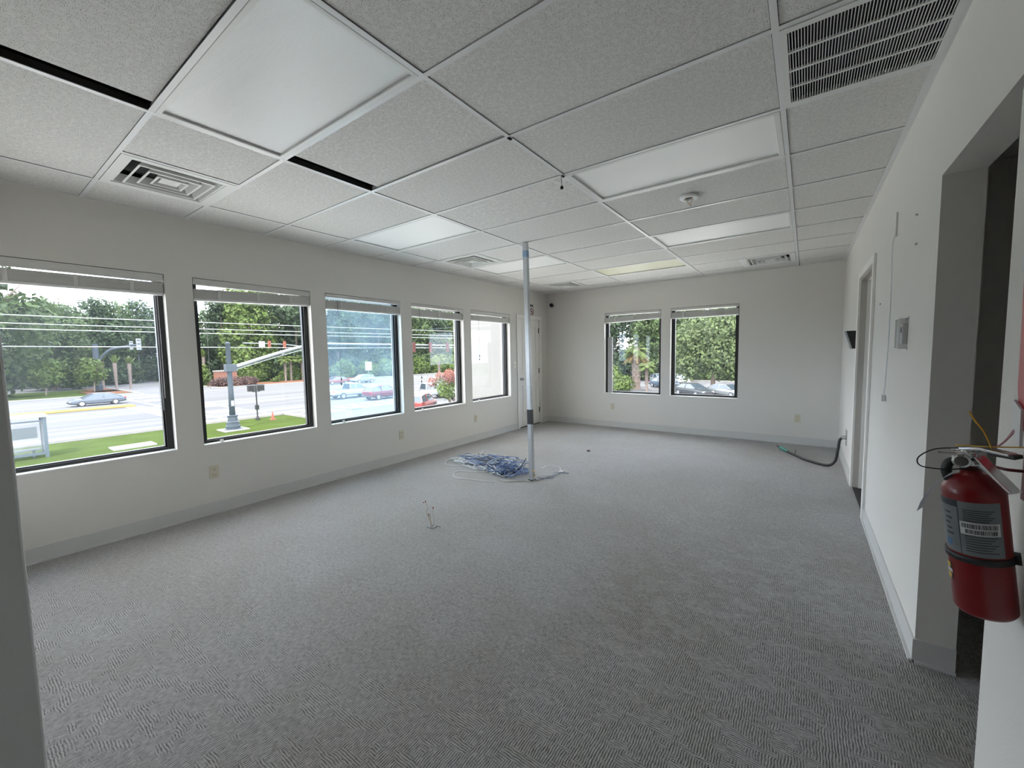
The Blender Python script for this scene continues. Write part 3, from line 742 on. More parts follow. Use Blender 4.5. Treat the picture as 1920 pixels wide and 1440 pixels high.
# ------------------------------------------------------------------ wall fittings
def outlet(wall, a, z, label, group='ivory wall outlets', blank=False):
    t = thing('wall_outlet', label, 'outlet', (XL, a, z) if wall == 'L' else (a, YB, z), 0 if wall == 'L' else -PI / 2, group)
    obj('cover_plate', BX((0, .006, -.036, .036, -.058, .058)), 'ivory', t, bevel=.003)
    if not blank:
        for s in (-.025, .025):
            rc = obj('receptacle', BX((.006, .0085, -.017, .017, s - .018, s + .018)), 'ivory', t, bevel=.004)
            obj('slots', BX((.0085, .009, -.009, -.006, s - .006, s + .008), (.0085, .009, .006, .009, s - .006, s + .008), (.0085, .009, -.003, .003, s - .014, s - .009)), 'ivoryd', rc)
    else:
        obj('jack', BX((.006, .010, -.012, .012, -.02, .02)), 'ivoryd', t)
    return t
outlet('L', .872, .375, 'ivory outlet low on the wall under the window with the signal pole', blank=False)
outlet('L', 2.957, .35, 'ivory outlet low on the wall at the right edge of the hazy blue window')
outlet('L', 4.44, .36, 'ivory outlet low on the wall under the window facing the white wall')
outlet('B', .905, .378, 'ivory outlet low on the back wall under the left back window')
outlet('B', 3.712, .377, 'ivory outlet low on the back wall right of the windows')
t = thing('light_switch', 'pale light switch plate between the last left window and the corner door', 'light switch', (XL, 5.541, 1.18))
obj('cover_plate', BX((0, .006, -.036, .036, -.058, .058)), 'doorpaint', t, bevel=.003); obj('toggle', BX((.006, .018, -.005, .005, -.004, .012)), 'ivory', t)

t = thing('wall_camera', 'small round black camera mounted high on the back wall in the left corner', 'camera', (-.337, YB, 2.324))
obj('mount', LATHE([(.012, 0), (.03, 0), (.03, -.012), (.012, -.014), (.010, -.04)], 16, axis='Y'), 'paper', t)
obj('body', LATHE([(.006, -.035), (.034, -.045), (.040, -.065), (.036, -.088), (.020, -.098), (.004, -.10)], 20, axis='Y'), 'blackp', t, smooth=True)

t = thing('door_sign', 'small white placard with a prohibition symbol above the corner door', 'sign', (XL, 6.12, 2.20))
obj('placard', BX((0, .003, -.07, .07, -.115, .115)), M('sign_white', (.60, .56, .55), .5), t)
obj('text_block', BX((.003, .004, -.05, -.006, .066, .104), (.003, .004, .004, .052, .066, .104)), 'labeldark', t)
bm = bmesh.new(); tube(bm, [(.0045, .055 * math.cos(a * PI / 12), -.028 + .062 * math.sin(a * PI / 12)) for a in range(24)], .006, 5, close=True)
obj('ring', bm, M('sign_darkred', (.13, .02, .03), .5), t)
obj('slash', TUBE([(.0045, -.04, .018), (.0045, .04, -.074)], .006, 5), bpy.data.materials['sign_darkred'], t)
obj('cigarette', BX((.003, .005, -.03, .03, -.034, -.022)), 'labeldark', t)

# thermostat under a clear guard, right wall
ty, tz = 2.478, 1.452; tx = xr(ty)
t = thing('thermostat', 'white thermostat under a clear plastic guard on the right wall', 'thermostat', (tx, ty, tz))
obj('thermostat_body', BX((-.020, 0, -.030, .030, -.055, .052)), 'white', t, bevel=.003)
obj('display', BX((-.0215, -.020, -.014, .014, .005, .035)), 'screen', t)
obj('guard', BX((-.036, -.033, -.048, .048, -.078, .078), (-.033, 0, -.048, -.045, -.078, .078), (-.033, 0, .045, .048, -.078, .078), (-.033, 0, -.045, .045, .075, .078), (-.033, 0, -.045, .045, -.078, -.075)), 'clear', t)
obj('guard_rim', BX((-.038, -.034, -.050, -.045, -.081, .081), (-.038, -.034, .045, .050, -.081, .081), (-.038, -.034, -.045, .045, .076, .081), (-.038, -.034, -.045, .045, -.081, -.076), (-.004, 0, -.052, .052, -.086, -.078), (-.004, 0, -.052, .052, .078, .086)), 'white', t)

ty = 2.90; tx = xr(ty)
t = thing('hanging_wall_cable', 'thin white cable hanging down the right wall from a short trunking stub', 'cable', (tx, ty, 1.6))
obj('trunking_stub', BX((-.010, 0, -.012, .012, .44, .58)), 'wall', t, bevel=.002)
obj('cord', TUBE(spline([(-.006, 0, .47), (-.012, .05, .40), (-.008, .06, .20), (-.010, .03, -.05), (-.012, .03, -.25), (-.010, .09, -.45), (-.012, .11, -.53)], 8), .003, 6), 'wcable', t)
obj('plug', BX((-.022, -.004, .10, .125, -.56, -.52)), 'paper', t)

# tilted black wedge screen on right wall beyond the door
ty = 5.02; tx = xr(ty)
t = thing('wall_display', 'black wedge-shaped tilted display box on the right wall beyond the door', 'display', (tx, ty, 1.46))
bm = bmesh.new(); prism(bm, [(0, .095), (-.085, .095), (-.03, -.085), (0, -.085)], -.12, .12, lambda a, b, d: (a, d, b)); obj('housing', bm, 'blackp', t)
bm = bmesh.new(); prism(bm, [(-.0855, .098), (-.101, .092), (-.047, -.088), (-.0305, -.088)], -.125, .125, lambda a, b, d: (a, d, b)); obj('front_plate', bm, 'galv', t)

# small scuffs / nail holes
for (y, z, lb) in ((2.355, 2.026, 'upper nail in the right wall above the thermostat'), (2.33, 1.881, 'lower nail in the right wall above the thermostat'), (3.40, 1.686, 'nail in the right wall beside the door frame')):
    tag(obj('wall_nail', LATHE([(.004, 0), (.006, -.004), (.006, -.008), (.002, -.010)], 8, axis='X'), 'galv', loc=(xr(y), y, z)), lb, 'nail')

# ------------------------------------------------------------------ fire extinguisher
T0, T1 = Vector((4.157, .962, .742)), Vector((4.115, .940, 1.057))
zax = (T1 - T0).normalized()
to_cam = (Vector((3.785, -.468, 1.0)) - T0); to_cam -= zax * to_cam.dot(zax); xax = to_cam.normalized(); yax = zax.cross(xax)
ex = thing('fire_extinguisher', 'red fire extinguisher with grey label hanging on the right wall near the viewer', 'fire extinguisher')
mm = Matrix((xax, yax, zax)).transposed().to_4x4(); mm.translation = T0
ex.rotation_euler = mm.to_euler(); ex.location = T0
# local: +x faces the viewer, z up along the cylinder
R = .0535; H = .318
obj('cylinder', LATHE([(.036, .0), (.048, .003), (R, .012), (R, H - .018), (R - .003, H - .006), (R - .014, H + .010), (.028, H + .022), (.019, H + .026), (.018, H + .034)], 40), 'red', ex, smooth=True)
def wrap(a0, a1, z0, z1, r, mat, name, parent=ex, n=14):
    bm = bmesh.new(); A = []; B = []
    for k in range(n + 1):
        a = a0 + (a1 - a0) * k / n
        A.append(bm.verts.new((r * math.cos(a), r * math.sin(a), z0))); B.append(bm.verts.new((r * math.cos(a), r * math.sin(a), z1)))
    for k in range(n): bm.faces.new((A[k], A[k + 1], B[k + 1], B[k]))
    return obj(name, bm, mat, parent, smooth=True)
# viewer sees roughly -90..+90 deg around +x ; picture-left is -yax side? (angles grow to picture-right)
lab = wrap(math.radians(-78), math.radians(48), .158, .288, R + .0006, 'labelgrey', 'label')
wrap(math.radians(-78), math.radians(-30), .272, .288, R + .0011, 'labeldark', 'label_heading', lab)
wrap(math.radians(-30), math.radians(-28.5), .158, .288, R + .0011, 'labeldark', 'label_rule', lab, 2)
wrap(math.radians(-64), math.radians(-48), .172, .188, R + .0011, 'labelblue', 'label_mark', lab, 4)
for k in range(5): wrap(math.radians(-62 + 3 * (k % 2)), math.radians(-42 - 3 * (k % 3)), .200 + k * .013, .204 + k * .013, R + .0011, 'labeldark', 'label_pictogram', lab, 4)
for k in range(6): wrap(math.radians(-20), math.radians(34 - 5 * (k % 3)), .268 - k * .005, .270 - k * .005, R + .0011, 'labeldark', 'label_text', lab, 8)
for k in range(7): wrap(math.radians(-20), math.radians(36 - 6 * (k % 3)), .205 - k * .006, .207 - k * .006, R + .0011, 'labeldark', 'label_text', lab, 8)
st = wrap(math.radians(-27), math.radians(42), .210, .240, R + .0014, 'paper', 'barcode_sticker', lab)
bm = bmesh.new()
for z0, z1, a, b in ((.226, .237, -24, 38), (.213, .223, -18, 36)):
    q = a
    while q < b:
        wd = rnd.choice((.7, 1.0, 1.8)); r = R + .002
        p = [(r * math.cos(math.radians(x)), r * math.sin(math.radians(x)), z) for x, z in ((q, z0), (q + wd, z0), (q + wd, z1), (q, z1))]
        bm.faces.new([bm.verts.new(c) for c in p]); q += wd + rnd.choice((.6, .9, 1.3))
obj('barcode', bm, 'labeldark', st)
obj('hose_band', LATHE([(R + .0005, .138), (R + .004, .139), (R + .004, .153), (R + .0005, .154)], 40, cap=False), 'blackp', ex, smooth=True)
obj('band_clip', BX((-.008, .008, R, R + .010, .134, .158)), 'blackp', ex)
em = wrap(math.radians(-84), math.radians(-60), .078, .122, R + .0006, 'labeldark', 'emblem', n=5)
wrap(math.radians(-86), math.radians(-64), .108, .120, R + .0012, 'yellow', 'emblem_top', em, 4); wrap(math.radians(-84), math.radians(-64), .080, .093, R + .0012, 'yellow', 'emblem_bottom', em, 4)
wrap(math.radians(-84), math.radians(-58), .096, .105, R + .0014, 'paper', 'emblem_word', em, 4)
# valve, levers
LA = math.radians(50)
def lever(a, b, d): return (a * math.cos(LA) - d * math.sin(LA), a * math.sin(LA) + d * math.cos(LA), b)
obj('valve', LATHE([(.016, H + .030), (.016, H + .044), (.021, H + .046), (.021, H + .058), (.013, H + .060), (.013, H + .082), (.008, H + .086)], 18), 'chrome', ex, smooth=True)
obj('gauge', LATHE([(.014, 0), (.016, .004), (.016, .014), (.012, .016)], 16, (.018, -.012, H + .062), 'X'), 'chrome', ex)
bm = bmesh.new(); prism(bm, [(-.03, H + .062), (.02, H + .070), (.075, H + .012), (.085, H + .002), (.079, H - .001), (.016, H + .060), (-.03, H + .054)], -.011, .015, lever); obj('carry_handle', bm, 'chrome', ex, bevel=.002)
bm = bmesh.new(); prism(bm, [(-.03, H + .082), (.03, H + .094), (.085, H + .090), (.086, H + .084), (.03, H + .086), (-.03, H + .074)], -.010, .012, lever); obj('squeeze_lever', bm, 'chrome', ex, bevel=.002)
bm = bmesh.new(); prism(bm, [(.045, H + .080), (.094, H + .080), (.094, H + .088), (.045, H + .088)], -.009, .011, lever); obj('lever_tip', bm, 'blackp', ex)
obj('pull_pin', TUBE([(.01, -.05, H + .076), (.01, .03, H + .076)], .0025, 6), 'chrome', ex)
obj('pin_lanyard', TUBE(spline([(.012, -.015, H + .088), (.02, -.055, H + .085), (.02, -.085, H + .062), (.02, -.08, H + .040), (.018, -.03, H + .036), (.012, .01, H + .046)], 7), .0016, 5), 'blackp', ex)
obj('hose_nozzle', TUBE(spline([(0, -.015, H + .052), (.0, -.032, H + .050), (.002, -.040, H + .030), (.004, -.036, H + .004)], 5), [.010] * 15 + [.008], 8), 'blackp', ex, smooth=True)
obj('zip_tie', TUBE(spline([(.03, .036, H + .094), (.03, .028, H + .130), (.032, .016, H + .158), (.032, .008, H + .180)], 5), .0018, 5), 'yellow', ex)
obj('zip_tie_loop', TUBE([(.02, -.02, H + .097), (.03, .03, H + .098), (.025, .06, H + .097), (.02, .085, H + .096)], .0016, 5), 'yellow', ex)
bm = bmesh.new(); pr = None
for (dy, dz, dx) in ((-.018, .026, .022), (-.034, .016, .026), (-.052, -.004, .03), (-.067, -.026, .032), (-.078, -.050, .032), (-.086, -.074, .03)):
    cu = [bm.verts.new((dx, dy, H + dz + .012)), bm.verts.new((dx + .003, dy - .012, H + dz))]
    if pr: bm.faces.new((pr[0], pr[1], cu[1], cu[0]))
    pr = cu
o = obj('inspection_tag', bm, 'tag', ex); sm_ = o.modifiers.new('thick', 'SOLIDIFY'); sm_.thickness = .0006
# wall hook bracket
hy = 1.0
t = thing('extinguisher_bracket', 'dark red metal hook bracket on the right wall holding the extinguisher', 'bracket', (xr(hy), hy, 1.105))
obj('back_strip', BX((-.003, 0, -.014, .014, -.09, .06)), 'darkred', t)
ht = mm @ Vector((-.0, .012, H + .040)); ht = ht - Vector((xr(hy), hy, 1.105))
obj('hook_arm', TUBE(spline([(0, .0, -.02), (-.03, -.0, -.02), (ht.x + .03, ht.y + .02, ht.z), (ht.x, ht.y + .012, ht.z)], 5), .004, 6), 'darkred', t)
# red sign/bag hanging above it
t = thing('red_wall_sign', 'red plastic sleeve taped to the right wall above the extinguisher, cut by the picture edge', 'sign', (xr(.935), .935, 1.38))
bm = bmesh.new(); prism(bm, [(-.22, .22), (.125, .205), (.118, .07), (.112, -.10), (.085, -.20), (-.22, -.20)], -.012, -.001, lambda a, b, d: (d, a, b)); obj('sleeve', bm, 'redp', t, bevel=.003)
bm = bmesh.new(); prism(bm, [(.05, .225), (.130, .212), (.127, .175), (.118, .175), (.116, .197), (.05, .210)], -.014, -.0125, lambda a, b, d: (d, a, b)); obj('white_corner', bm, 'paper', t)
bm = bmesh.new(); prism(bm, [(.06, -.15), (.105, -.13), (.10, -.21), (.055, -.235)], -.018, -.013, lambda a, b, d: (d, a, b)); obj('white_tag', bm, 'paper', t)
for k in range(2):
    obj('string', TUBE(spline([(-.016, .085 + .008 * k, -.20), (-.03, .11, -.24), (-.05, .14 + .012 * k, -.272 - .006 * k), (-.06, .17, -.285)], 6), .0022, 5), 'pinkwire', t)

# ================================================================== outside
GZ = -3.9
def ground_poly(name, rects, z, mat, th=.05, parent=None, kind='structure'):
    return obj(name, BX(*[(x0, x1, y0, y1, z - th, z) for x0, x1, y0, y1 in rects]), mat, parent, kind=kind if not parent else None)
ground_poly('ground_lawn', [(-320, 160, -220, 320)], GZ - .06, 'lawn')
road = ground_poly('ground_road', [(-82, -36, -160, 260), (-36, 70, 18, 76), (-140, -82, 17.5, 28), (-140, -104, 2, 17.5)], GZ, 'road')
MAT['bounceconc'] = M('bounce_concrete', (.58, .565, .53), .9, var=.08, scale=.4, spec=.1)
ground_poly('ground_bounce_slab', [(-25.2, XL - WT, -40, 16.5), (XL - WT, 60, 6.9, 16.5), (-10, 40, 18.2, 46)], GZ + .012, 'bounceconc', .12)  # pale paving added out of view to bounce daylight up to the ceiling
# kerbs
for i, r in enumerate([(-36, -35.7, -160, 17.7), (-36, 70, 17.7, 18), (-82.3, -82, -160, 17.2), (-82.3, -82, 28.3, 260), (-104, -82.3, 17.2, 17.5), (-140, -82, 28, 28.3), (-36, 70, 76, 76.3)]):
    obj('kerb', BX((r[0], r[1], r[2], r[3], GZ - .05, GZ + .13)), 'concrete', road)
ground_poly('ground_sidewalk', [(-84.6, -82.3, -160, 17.2)], GZ - .02, 'concrete')
ground_poly('ground_mulch_bed', [(-92, -82.4, 29, 62), (-104, -92, 14.0, 17.1), (-97, -86, 12.5, 17.1)], GZ + .02, 'mulch', .1)
# painted lines
bar = None
def mark(x0, x1, y0, y1, mat='paint_w', name='road_marking'):
    obj(name, BX((x0, x1, y0, y1, GZ, GZ + .006)), mat, road)
mark(-58.2, -37, 11.0, 12.4)                        # stop line
for k in range(6): mark(-80 + k * 7, -77.5 + k * 7, 14.2, 16.8, name='crosswalk_bar')
for k in range(9): mark(-36.5, -33.5, 19.6 + k * 1.7, 20.5 + k * 1.7, name='crosswalk_bar')
mark(-37.0, -36.8, 19, 36); mark(-33.2, -33.0, 19, 36)
mark(-81, -37, 13.4, 13.7); mark(-81, -37, 17.1, 17.4)
for x in (-43, -50, -66, -73):
    mark(x, x + .2, -60, 10.5); mark(x, x + .2, 40, 160)
mark(-62, -61.6, 36, 160, 'paint_y')
for k in range(8): mark(-30 + k * 3.0, -29.85 + k * 3.0, 60, 65.5)
obj('median_kerb', BX((-59.6, -57.9, -80, 11.9, GZ, GZ + .18)), 'paint_y', road, bevel=.05)
obj('manhole_slab', BX((-30.5, -29.2, 5.0, 7.0, GZ - .06, GZ + .02)), 'concrete', road)

# building outside: projecting white wing wall beyond the last window
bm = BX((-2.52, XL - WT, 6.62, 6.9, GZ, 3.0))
MAT['wingstucco'] = M('white_stucco_dimmed', (.125, .123, .118), .9, var=.05, scale=5, bump=.3, bscale=60)  # white wall, colour darkened so the daylight on it does not clip
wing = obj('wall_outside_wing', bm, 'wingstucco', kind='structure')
obj('stucco_joint', BX((-2.53, XL - WT, 6.612, 6.62, .42, .432)), 'concrete', wing)
obj('stucco_joint', BX((-2.53, XL - WT, 6.612, 6.62, .18, .192)), 'concrete', wing)
obj('wall_outside_lower', BX((XL - WT, 4.6, -2.5, 6.9, GZ, -.12)), 'stucco', kind='structure')
obj('roof', BX((-.74, 6.6, -3.2, 7.7, 2.96, 3.12)), 'stucco', kind='structure')

# ------------------------------------------------------------------ vegetation
def foliage_mesh(name, seed, blobs, n, leaf, mat, flat=.6):
    r = random.Random(seed); vs_, fs = [], []
    tot = sum(b[3] ** 2 for b in blobs)
    for (bx, by, bz, br) in blobs:
        k = int(n * br ** 2 / tot)
        for _ in range(k):
            while True:
                d = Vector((r.gauss(0, 1), r.gauss(0, 1), r.gauss(0, 1)))
                if d.length > .05: break
            d.normalize(); rad = br * (.62 + .45 * r.random() ** .6)
            lump = 1 + .18 * math.sin(5 * d.x + bx) * math.cos(4 * d.y + by) + .12 * math.sin(9 * d.z + 7 * d.x)
            c = Vector((bx, by, bz)) + d * rad * lump
            nrm = (d + Vector((r.uniform(-1, 1), r.uniform(-1, 1), r.uniform(-.3, 1))) * .9).normalized()
            u = nrm.orthogonal().normalized(); w = nrm.cross(u); a = r.uniform(0, 6.28)
            u, w = u * math.cos(a) + w * math.sin(a), w * math.cos(a) - u * math.sin(a)
            s = leaf * r.uniform(.55, 1.3); i0 = len(vs_)
            vs_ += [c - u * s, c - w * s * flat + nrm * s * .12, c + u * s, c + w * s * flat + nrm * s * .12]
            fs.append((i0, i0 + 1, i0 + 2, i0 + 3))
    me = bpy.data.meshes.new(name); me.from_pydata([tuple(v) for v in vs_], [], fs); me.materials.append(MAT[mat]); return me
def crown(seed, w, h0, h1, nb, br):
    r = random.Random(seed); B = []
    for _ in range(nb):
        t = r.random(); z = h0 + (h1 - h0) * t
        rad = w * math.sqrt(max(.08, 1 - (2 * t - .85) ** 2 * .8)) * math.sqrt(r.random()); a = r.uniform(0, 6.28)
        B.append((rad * math.cos(a), rad * math.sin(a), z, br * r.uniform(.7, 1.25)))
    return B
def trunk_bm(h, r0, lean=.4, branches=4, seed=1):
    r = random.Random(seed); bm = bmesh.new()
    tube(bm, [(0, 0, 0), (lean * .3, 0, h * .35), (lean, .2, h * .75), (lean * 1.1, .3, h)], [r0 * 1.25, r0, r0 * .7, r0 * .3], 7)
    for k in range(branches):
        a = r.uniform(0, 6.28); z = h * r.uniform(.4, .7); L_ = h * r.uniform(.25, .4)
        tube(bm, [(lean * .6, .1, z), (lean * .6 + math.cos(a) * L_ * .5, math.sin(a) * L_ * .5, z + L_ * .4), (lean * .6 + math.cos(a) * L_, math.sin(a) * L_, z + L_ * .9)], [r0 * .45, r0 * .3, r0 * .1], 5)
    return bm
TREE = {}
def tree_kind(key, seed, w, h0, h1, nb, br, n, leaf, mat, tr=.25):
    f = foliage_mesh('foliage_' + key, seed, crown(seed, w, h0, h1, nb, br), n, leaf, mat)
    bm = trunk_bm(h1 * .8, tr, seed=seed); me = bpy.data.meshes.new('trunk_' + key); bm.to_mesh(me); bm.free(); me.materials.append(MAT['bark'])
    TREE[key] = (f, me)
tree_kind('oak', 11, 5.2, 1.9, 17.5, 44, 2.2, 12000, .36, 'leaf', .45)
tree_kind('wood_a', 12, 4.6, 2.0, 18.5, 34, 2.2, 9000, .38, 'leafd', .35)
tree_kind('wood_b', 13, 4.4, 2.2, 17.0, 32, 2.2, 9000, .36, 'leaf', .35)
tree_kind('wood_c', 14, 4.0, 2.0, 15.0, 30, 2.0, 8000, .34, 'leafy', .3)
tree_kind('sapling', 16, 1.3, 1.8, 5.0, 10, .9, 1500, .22, 'leafy', .08)
tree_kind('shrub', 17, 2.2, .3, 3.0, 16, 1.2, 3500, .26, 'leafy', .12)
tree_kind('near', 18, 3.6, 2.2, 9.6, 30, 1.5, 12000, .19, 'leafw', .22)
tree_kind('hedge', 19, 1.7, .2, 1.6, 14, .7, 1800, .16, 'leafy', .05)
tree_kind('purple', 20, 1.6, .2, 1.5, 14, .6, 1500, .16, 'purple', .05)
def tree(key, name, x, y, label, s=1.0, rz=None, group=None, cat='tree', sz=None):
    t = thing(name, label, cat, (x, y, GZ - .06), rnd.uniform(0, 6.28) if rz is None else rz, group)
    for pn, me in zip(('foliage', 'trunk'), TREE[key]):
        o = bpy.data.objects.new(pn, me); COL.objects.link(o); o.parent = t; o.scale = (s, s, sz or s)
    return t
tree('oak', 'oak_tree', -92.0, 1.8, 'broad green oak with low branches at the left of the nearest window', 1.28, cat='tree')
tree('oak', 'oak_tree', -108.0, 11.0, 'rounded green tree right of the broad oak, behind the grey signal mast', .84)
tree('sapling', 'young_tree', -94, 8.6, 'slim young tree on the grass island left of the signal mast', 1.1)
tree('sapling', 'young_tree', -95, 14.2, 'slim young tree just left of the three trimmed palms', 1.1)
tree('shrub', 'shrub', -88.5, 2.2, 'dark shrub at the foot of the broad oak', .9, cat='shrub')
WG = 'woodland trees across the road'
def wood_label(y):
    return 'tall woodland tree across the road behind ' + ('the trimmed palms' if y < 31 else 'the brick sign and signal pole' if y < 50 else 'the pickup and wine-red car' if y < 74 else 'the pink flowering bush')
forest = [('wood_a', -112, -6, 1.05), ('wood_a', -118, 18.5, .93), ('wood_b', -122, 22.5, .97), ('wood_a', -128, 27.0, .98), ('wood_b', -116, 14.5, .88), ('wood_a', -130, 33, .95), ('wood_a', -122, 8, .90),
          ('wood_b', -112, 33.5, .92), ('wood_a', -106, 37.0, 1.02), ('wood_c', -101, 41.0, 1.25), ('wood_b', -104, 46.0, 1.25), ('wood_a', -99, 51.0, 1.22), ('wood_c', -103, 55.5, 1.15),
          ('wood_a', -97, 60.5, 1.15), ('wood_b', -99, 66, 1.15), ('wood_a', -95, 72, 1.15), ('wood_a', -97, 78.5, 1.15), ('wood_b', -93, 85, 1.12), ('wood_a', -95, 92, 1.15), ('wood_c', -92, 98, 1.2),
          ('wood_a', -95, 105, 1.15), ('wood_b', -92, 113, 1.1), ('wood_a', -116, 45, 1.15), ('wood_a', -112, 62, 1.2), ('wood_a', -110, 80, 1.2), ('wood_a', -110, 98, 1.2), ('wood_b', -138, 14, .85), ('wood_b', -136, 2, .9)]
for k, x, y, s in forest: tree(k, 'woodland_tree', x, y, wood_label(y), s, group=WG)
SL, SG = 'bright green shrub at the foot of the woodland across the road', 'woodland edge shrubs'
for x, y, s in [(-95, 36, 1), (-93, 53, .9), (-91, 58.5, 1.1), (-89, 64, 1), (-88, 69, 1.1), (-88, 74.5, .9), (-87, 80, 1.1), (-87, 86, 1.0), (-86, 92, 1.2), (-98, 29.8, 1.0), (-97, 39.5, .9), (-94, 47.0, .8)]:
    tree('shrub', 'shrub', x, y, SL, s, group=SG, cat='shrub')
for x, y in [(-86.0, 29.2), (-85.6, 31.0), (-85.4, 32.8), (-85.6, 34.6)]:
    tree('purple', 'purple_shrub', x, y, 'low purple-leaved shrub beside the brick sign', .9, group='purple shrubs by the brick sign', cat='shrub')
# trees seen through the back-wall windows
tree('near', 'leafy_tree', -5.6, 55.5, 'pale green leafy tree filling the right back window', 1.12)
tree('near', 'leafy_tree', -2.4, 57.0, 'leafy tree at the right edge of the right back window', 1.05)
tree('wood_a', 'background_tree', -21, 78, 'dark tree far behind the palms in the left back window', 1.0)
tree('wood_b', 'background_tree', -14, 81, 'dark tree far behind the parked cars, between the back windows', 1.0)
tree('wood_a', 'background_tree', -6.5, 84, 'bluish far tree at the top left of the right back window', 1.0)
tree('wood_b', 'background_tree', 3, 90, 'far tree behind the pale leafy tree', .8)
tree('wood_b', 'background_tree', -17.2, 74, 'dark tree close behind the dry palm in the left back window', .85)
tree('wood_a', 'background_tree', -28, 77, 'dark tree at the left edge of the left back window', 1.0)
for x, y, l in ((-20.6, 55.0, 'dense low hedge bush at the left of the left back window'), (-18.6, 54.0, 'dense low bush under the dry palm')):
    tree('shrub', 'hedge_bush', x, y, l, .8, cat='shrub')
tree('hedge', 'hedge_bush', -16.4, 52.8, 'low clipped bush right of the dry palm', 1.0, cat='shrub')

# palms
def frond_bm(n, length, droop, seed, up=.9, wid=.10, lo=-.2, lw=.30):
    r = random.Random(seed); bm = bmesh.new()
    for k in range(n):
        a = r.uniform(0, 6.28); el = r.uniform(lo, 1) * up; L_ = length * r.uniform(.75, 1.1); pts = []
        for i in range(7):
            t = i / 6; h = L_ * t
            pts.append(Vector((math.cos(a) * h * math.cos(el), math.sin(a) * h * math.cos(el), h * math.sin(el) - droop * t * t * L_)))
        side = Vector((-math.sin(a), math.cos(a), 0)); prev = None
        for i in range(6):
            p, q = pts[i], pts[i + 1]; tt = (i + .5) / 6
            bm.faces.new([bm.verts.new(c) for c in (p - side * .015, q - side * .012, q + side * .012, p + side * .015)])
            for s in (-1, 1):
                for j in range(3):
                    b = p.lerp(q, j / 3); w = L_ * lw * math.sin(PI * min(1, .15 + tt * .85)) + .05
                    tip = b + side * s * w + (q - p).normalized() * w * .5 - Vector((0, 0, w * .35))
                    d = (q - p).normalized() * wid * .5
                    bm.faces.new([bm.verts.new(c) for c in (b - d, b + d, tip)])
    return bm
def palm(x, y, h, label, style='trim', r=.20, seed=1, group=None, lean=0):
    t = thing('palm_tree', label, 'palm tree', (x, y, GZ - .05), group=group)
    n = 16; pts = [(lean * (i / n) ** 2, 0, h * .78 * i / n) for i in range(n + 1)]
    rad = [r * (1.15 if i == 0 else (.9 + .06 * (i % 2) + (.55 * max(0, (i / n - .5)) if style == 'trim' else .1))) for i in range(n + 1)]
    bm = bmesh.new(); tube(bm, pts, rad, 10)
    if style != 'slim':
        for i in range(5, n + 1):
            for k in range(6):
                a = k * PI / 3 + i * .5; c = Vector(pts[i]); rr_ = rad[i]
                tube(bm, [c + Vector((math.cos(a) * rr_ * .8, math.sin(a) * rr_ * .8, -.1)), c + Vector((math.cos(a) * rr_ * 1.45, math.sin(a) * rr_ * 1.45, .12))], [.06, .03], 4)
    obj('trunk', bm, 'palmbark', t)
    if style == 'trim': f = frond_bm(16, h * .27, .05, seed, 1.5, .2, .60, .16)
    else: f = frond_bm(30, h * .30, .5, seed, 1.0, .14)
    obj('fronds', f, 'frond', t, (lean, 0, h * .76))
    if style == 'dry': obj('dry_fronds', frond_bm(26, h * .26, .9, seed + 3, .1, .16), 'dryfrond', t, (lean, 0, h * .70))
    return t
palm(-105, 17.0, 6.6, 'trimmed palm half hidden behind the grey signal mast', seed=1)
palm(-96, 17.2, 6.2, 'trimmed palm in the middle, right of the signal mast', seed=2)
palm(-97, 19.3, 6.0, 'trimmed palm farthest right of the three on the mulch island', seed=3)
palm(-101, 32.0, 7.4, 'palm at the left edge of the window with the signal pole', 'trim', seed=4)
palm(-91.2, 44.2, 6.6, 'left of two palms growing together under the long signal arm', 'full', seed=5)
palm(-91.6, 45.6, 6.5, 'right of two palms growing together under the long signal arm', 'full', seed=6)
palm(-92.2, 48.5, 6.6, 'single palm right of the palm pair, by the window frame', 'full', seed=7)
palm(-60, 61.4, 6.6, 'palm with spreading fronds above the pink bush', 'full', .22, 8)
palm(-15.6, 56.5, 7.4, 'shaggy palm with dry yellow fronds in the left back window', 'dry', .55, 9)
palm(-11.3, 57.5, 6.6, 'palm with dry fronds between the two back windows', 'dry', .4, 10)
palm(-13.2, 53.5, 4.6, 'spiky green palm at the right side of the left back window', 'full', .16, 12)
t = thing('yucca', 'spiky low plant at the foot of the palm pair', 'plant', (-90, 41.6, GZ)); obj('spiky_leaves', frond_bm(24, 1.8, .2, 21, 1.4, .1), 'frond', t)

# crape myrtle near
t = thing('flowering_bush', 'pink flowering bush with slender stems close outside the fourth window', 'shrub', (-24, 28.1, GZ))
bm = bmesh.new(); r_ = random.Random(5)
for k in range(9):
    a = r_.uniform(0, 6.28); tube(bm, [(0, 0, 0), (math.cos(a) * .5, math.sin(a) * .5, 1.2), (math.cos(a) * 1.2, math.sin(a) * 1.2, 2.6)], [.05, .035, .02], 5)
obj('stems', bm, 'bark', t)
me = foliage_mesh('myrtle_leaves', 3, [(r_.uniform(-1.3, 1.3), r_.uniform(-1.3, 1.3), r_.uniform(1.6, 3.0), .6) for _ in range(14)], 2600, .10, 'leafy')
o = bpy.data.objects.new('leaves', me); COL.objects.link(o); o.parent = t
me = foliage_mesh('myrtle_flowers', 4, [(r_.uniform(-1.4, 1.4), r_.uniform(-1.4, 1.4), r_.uniform(2.5, 3.6), .45) for _ in range(14)], 2200, .09, 'pink')
o = bpy.data.objects.new('blossom', me); COL.objects.link(o); o.parent = t

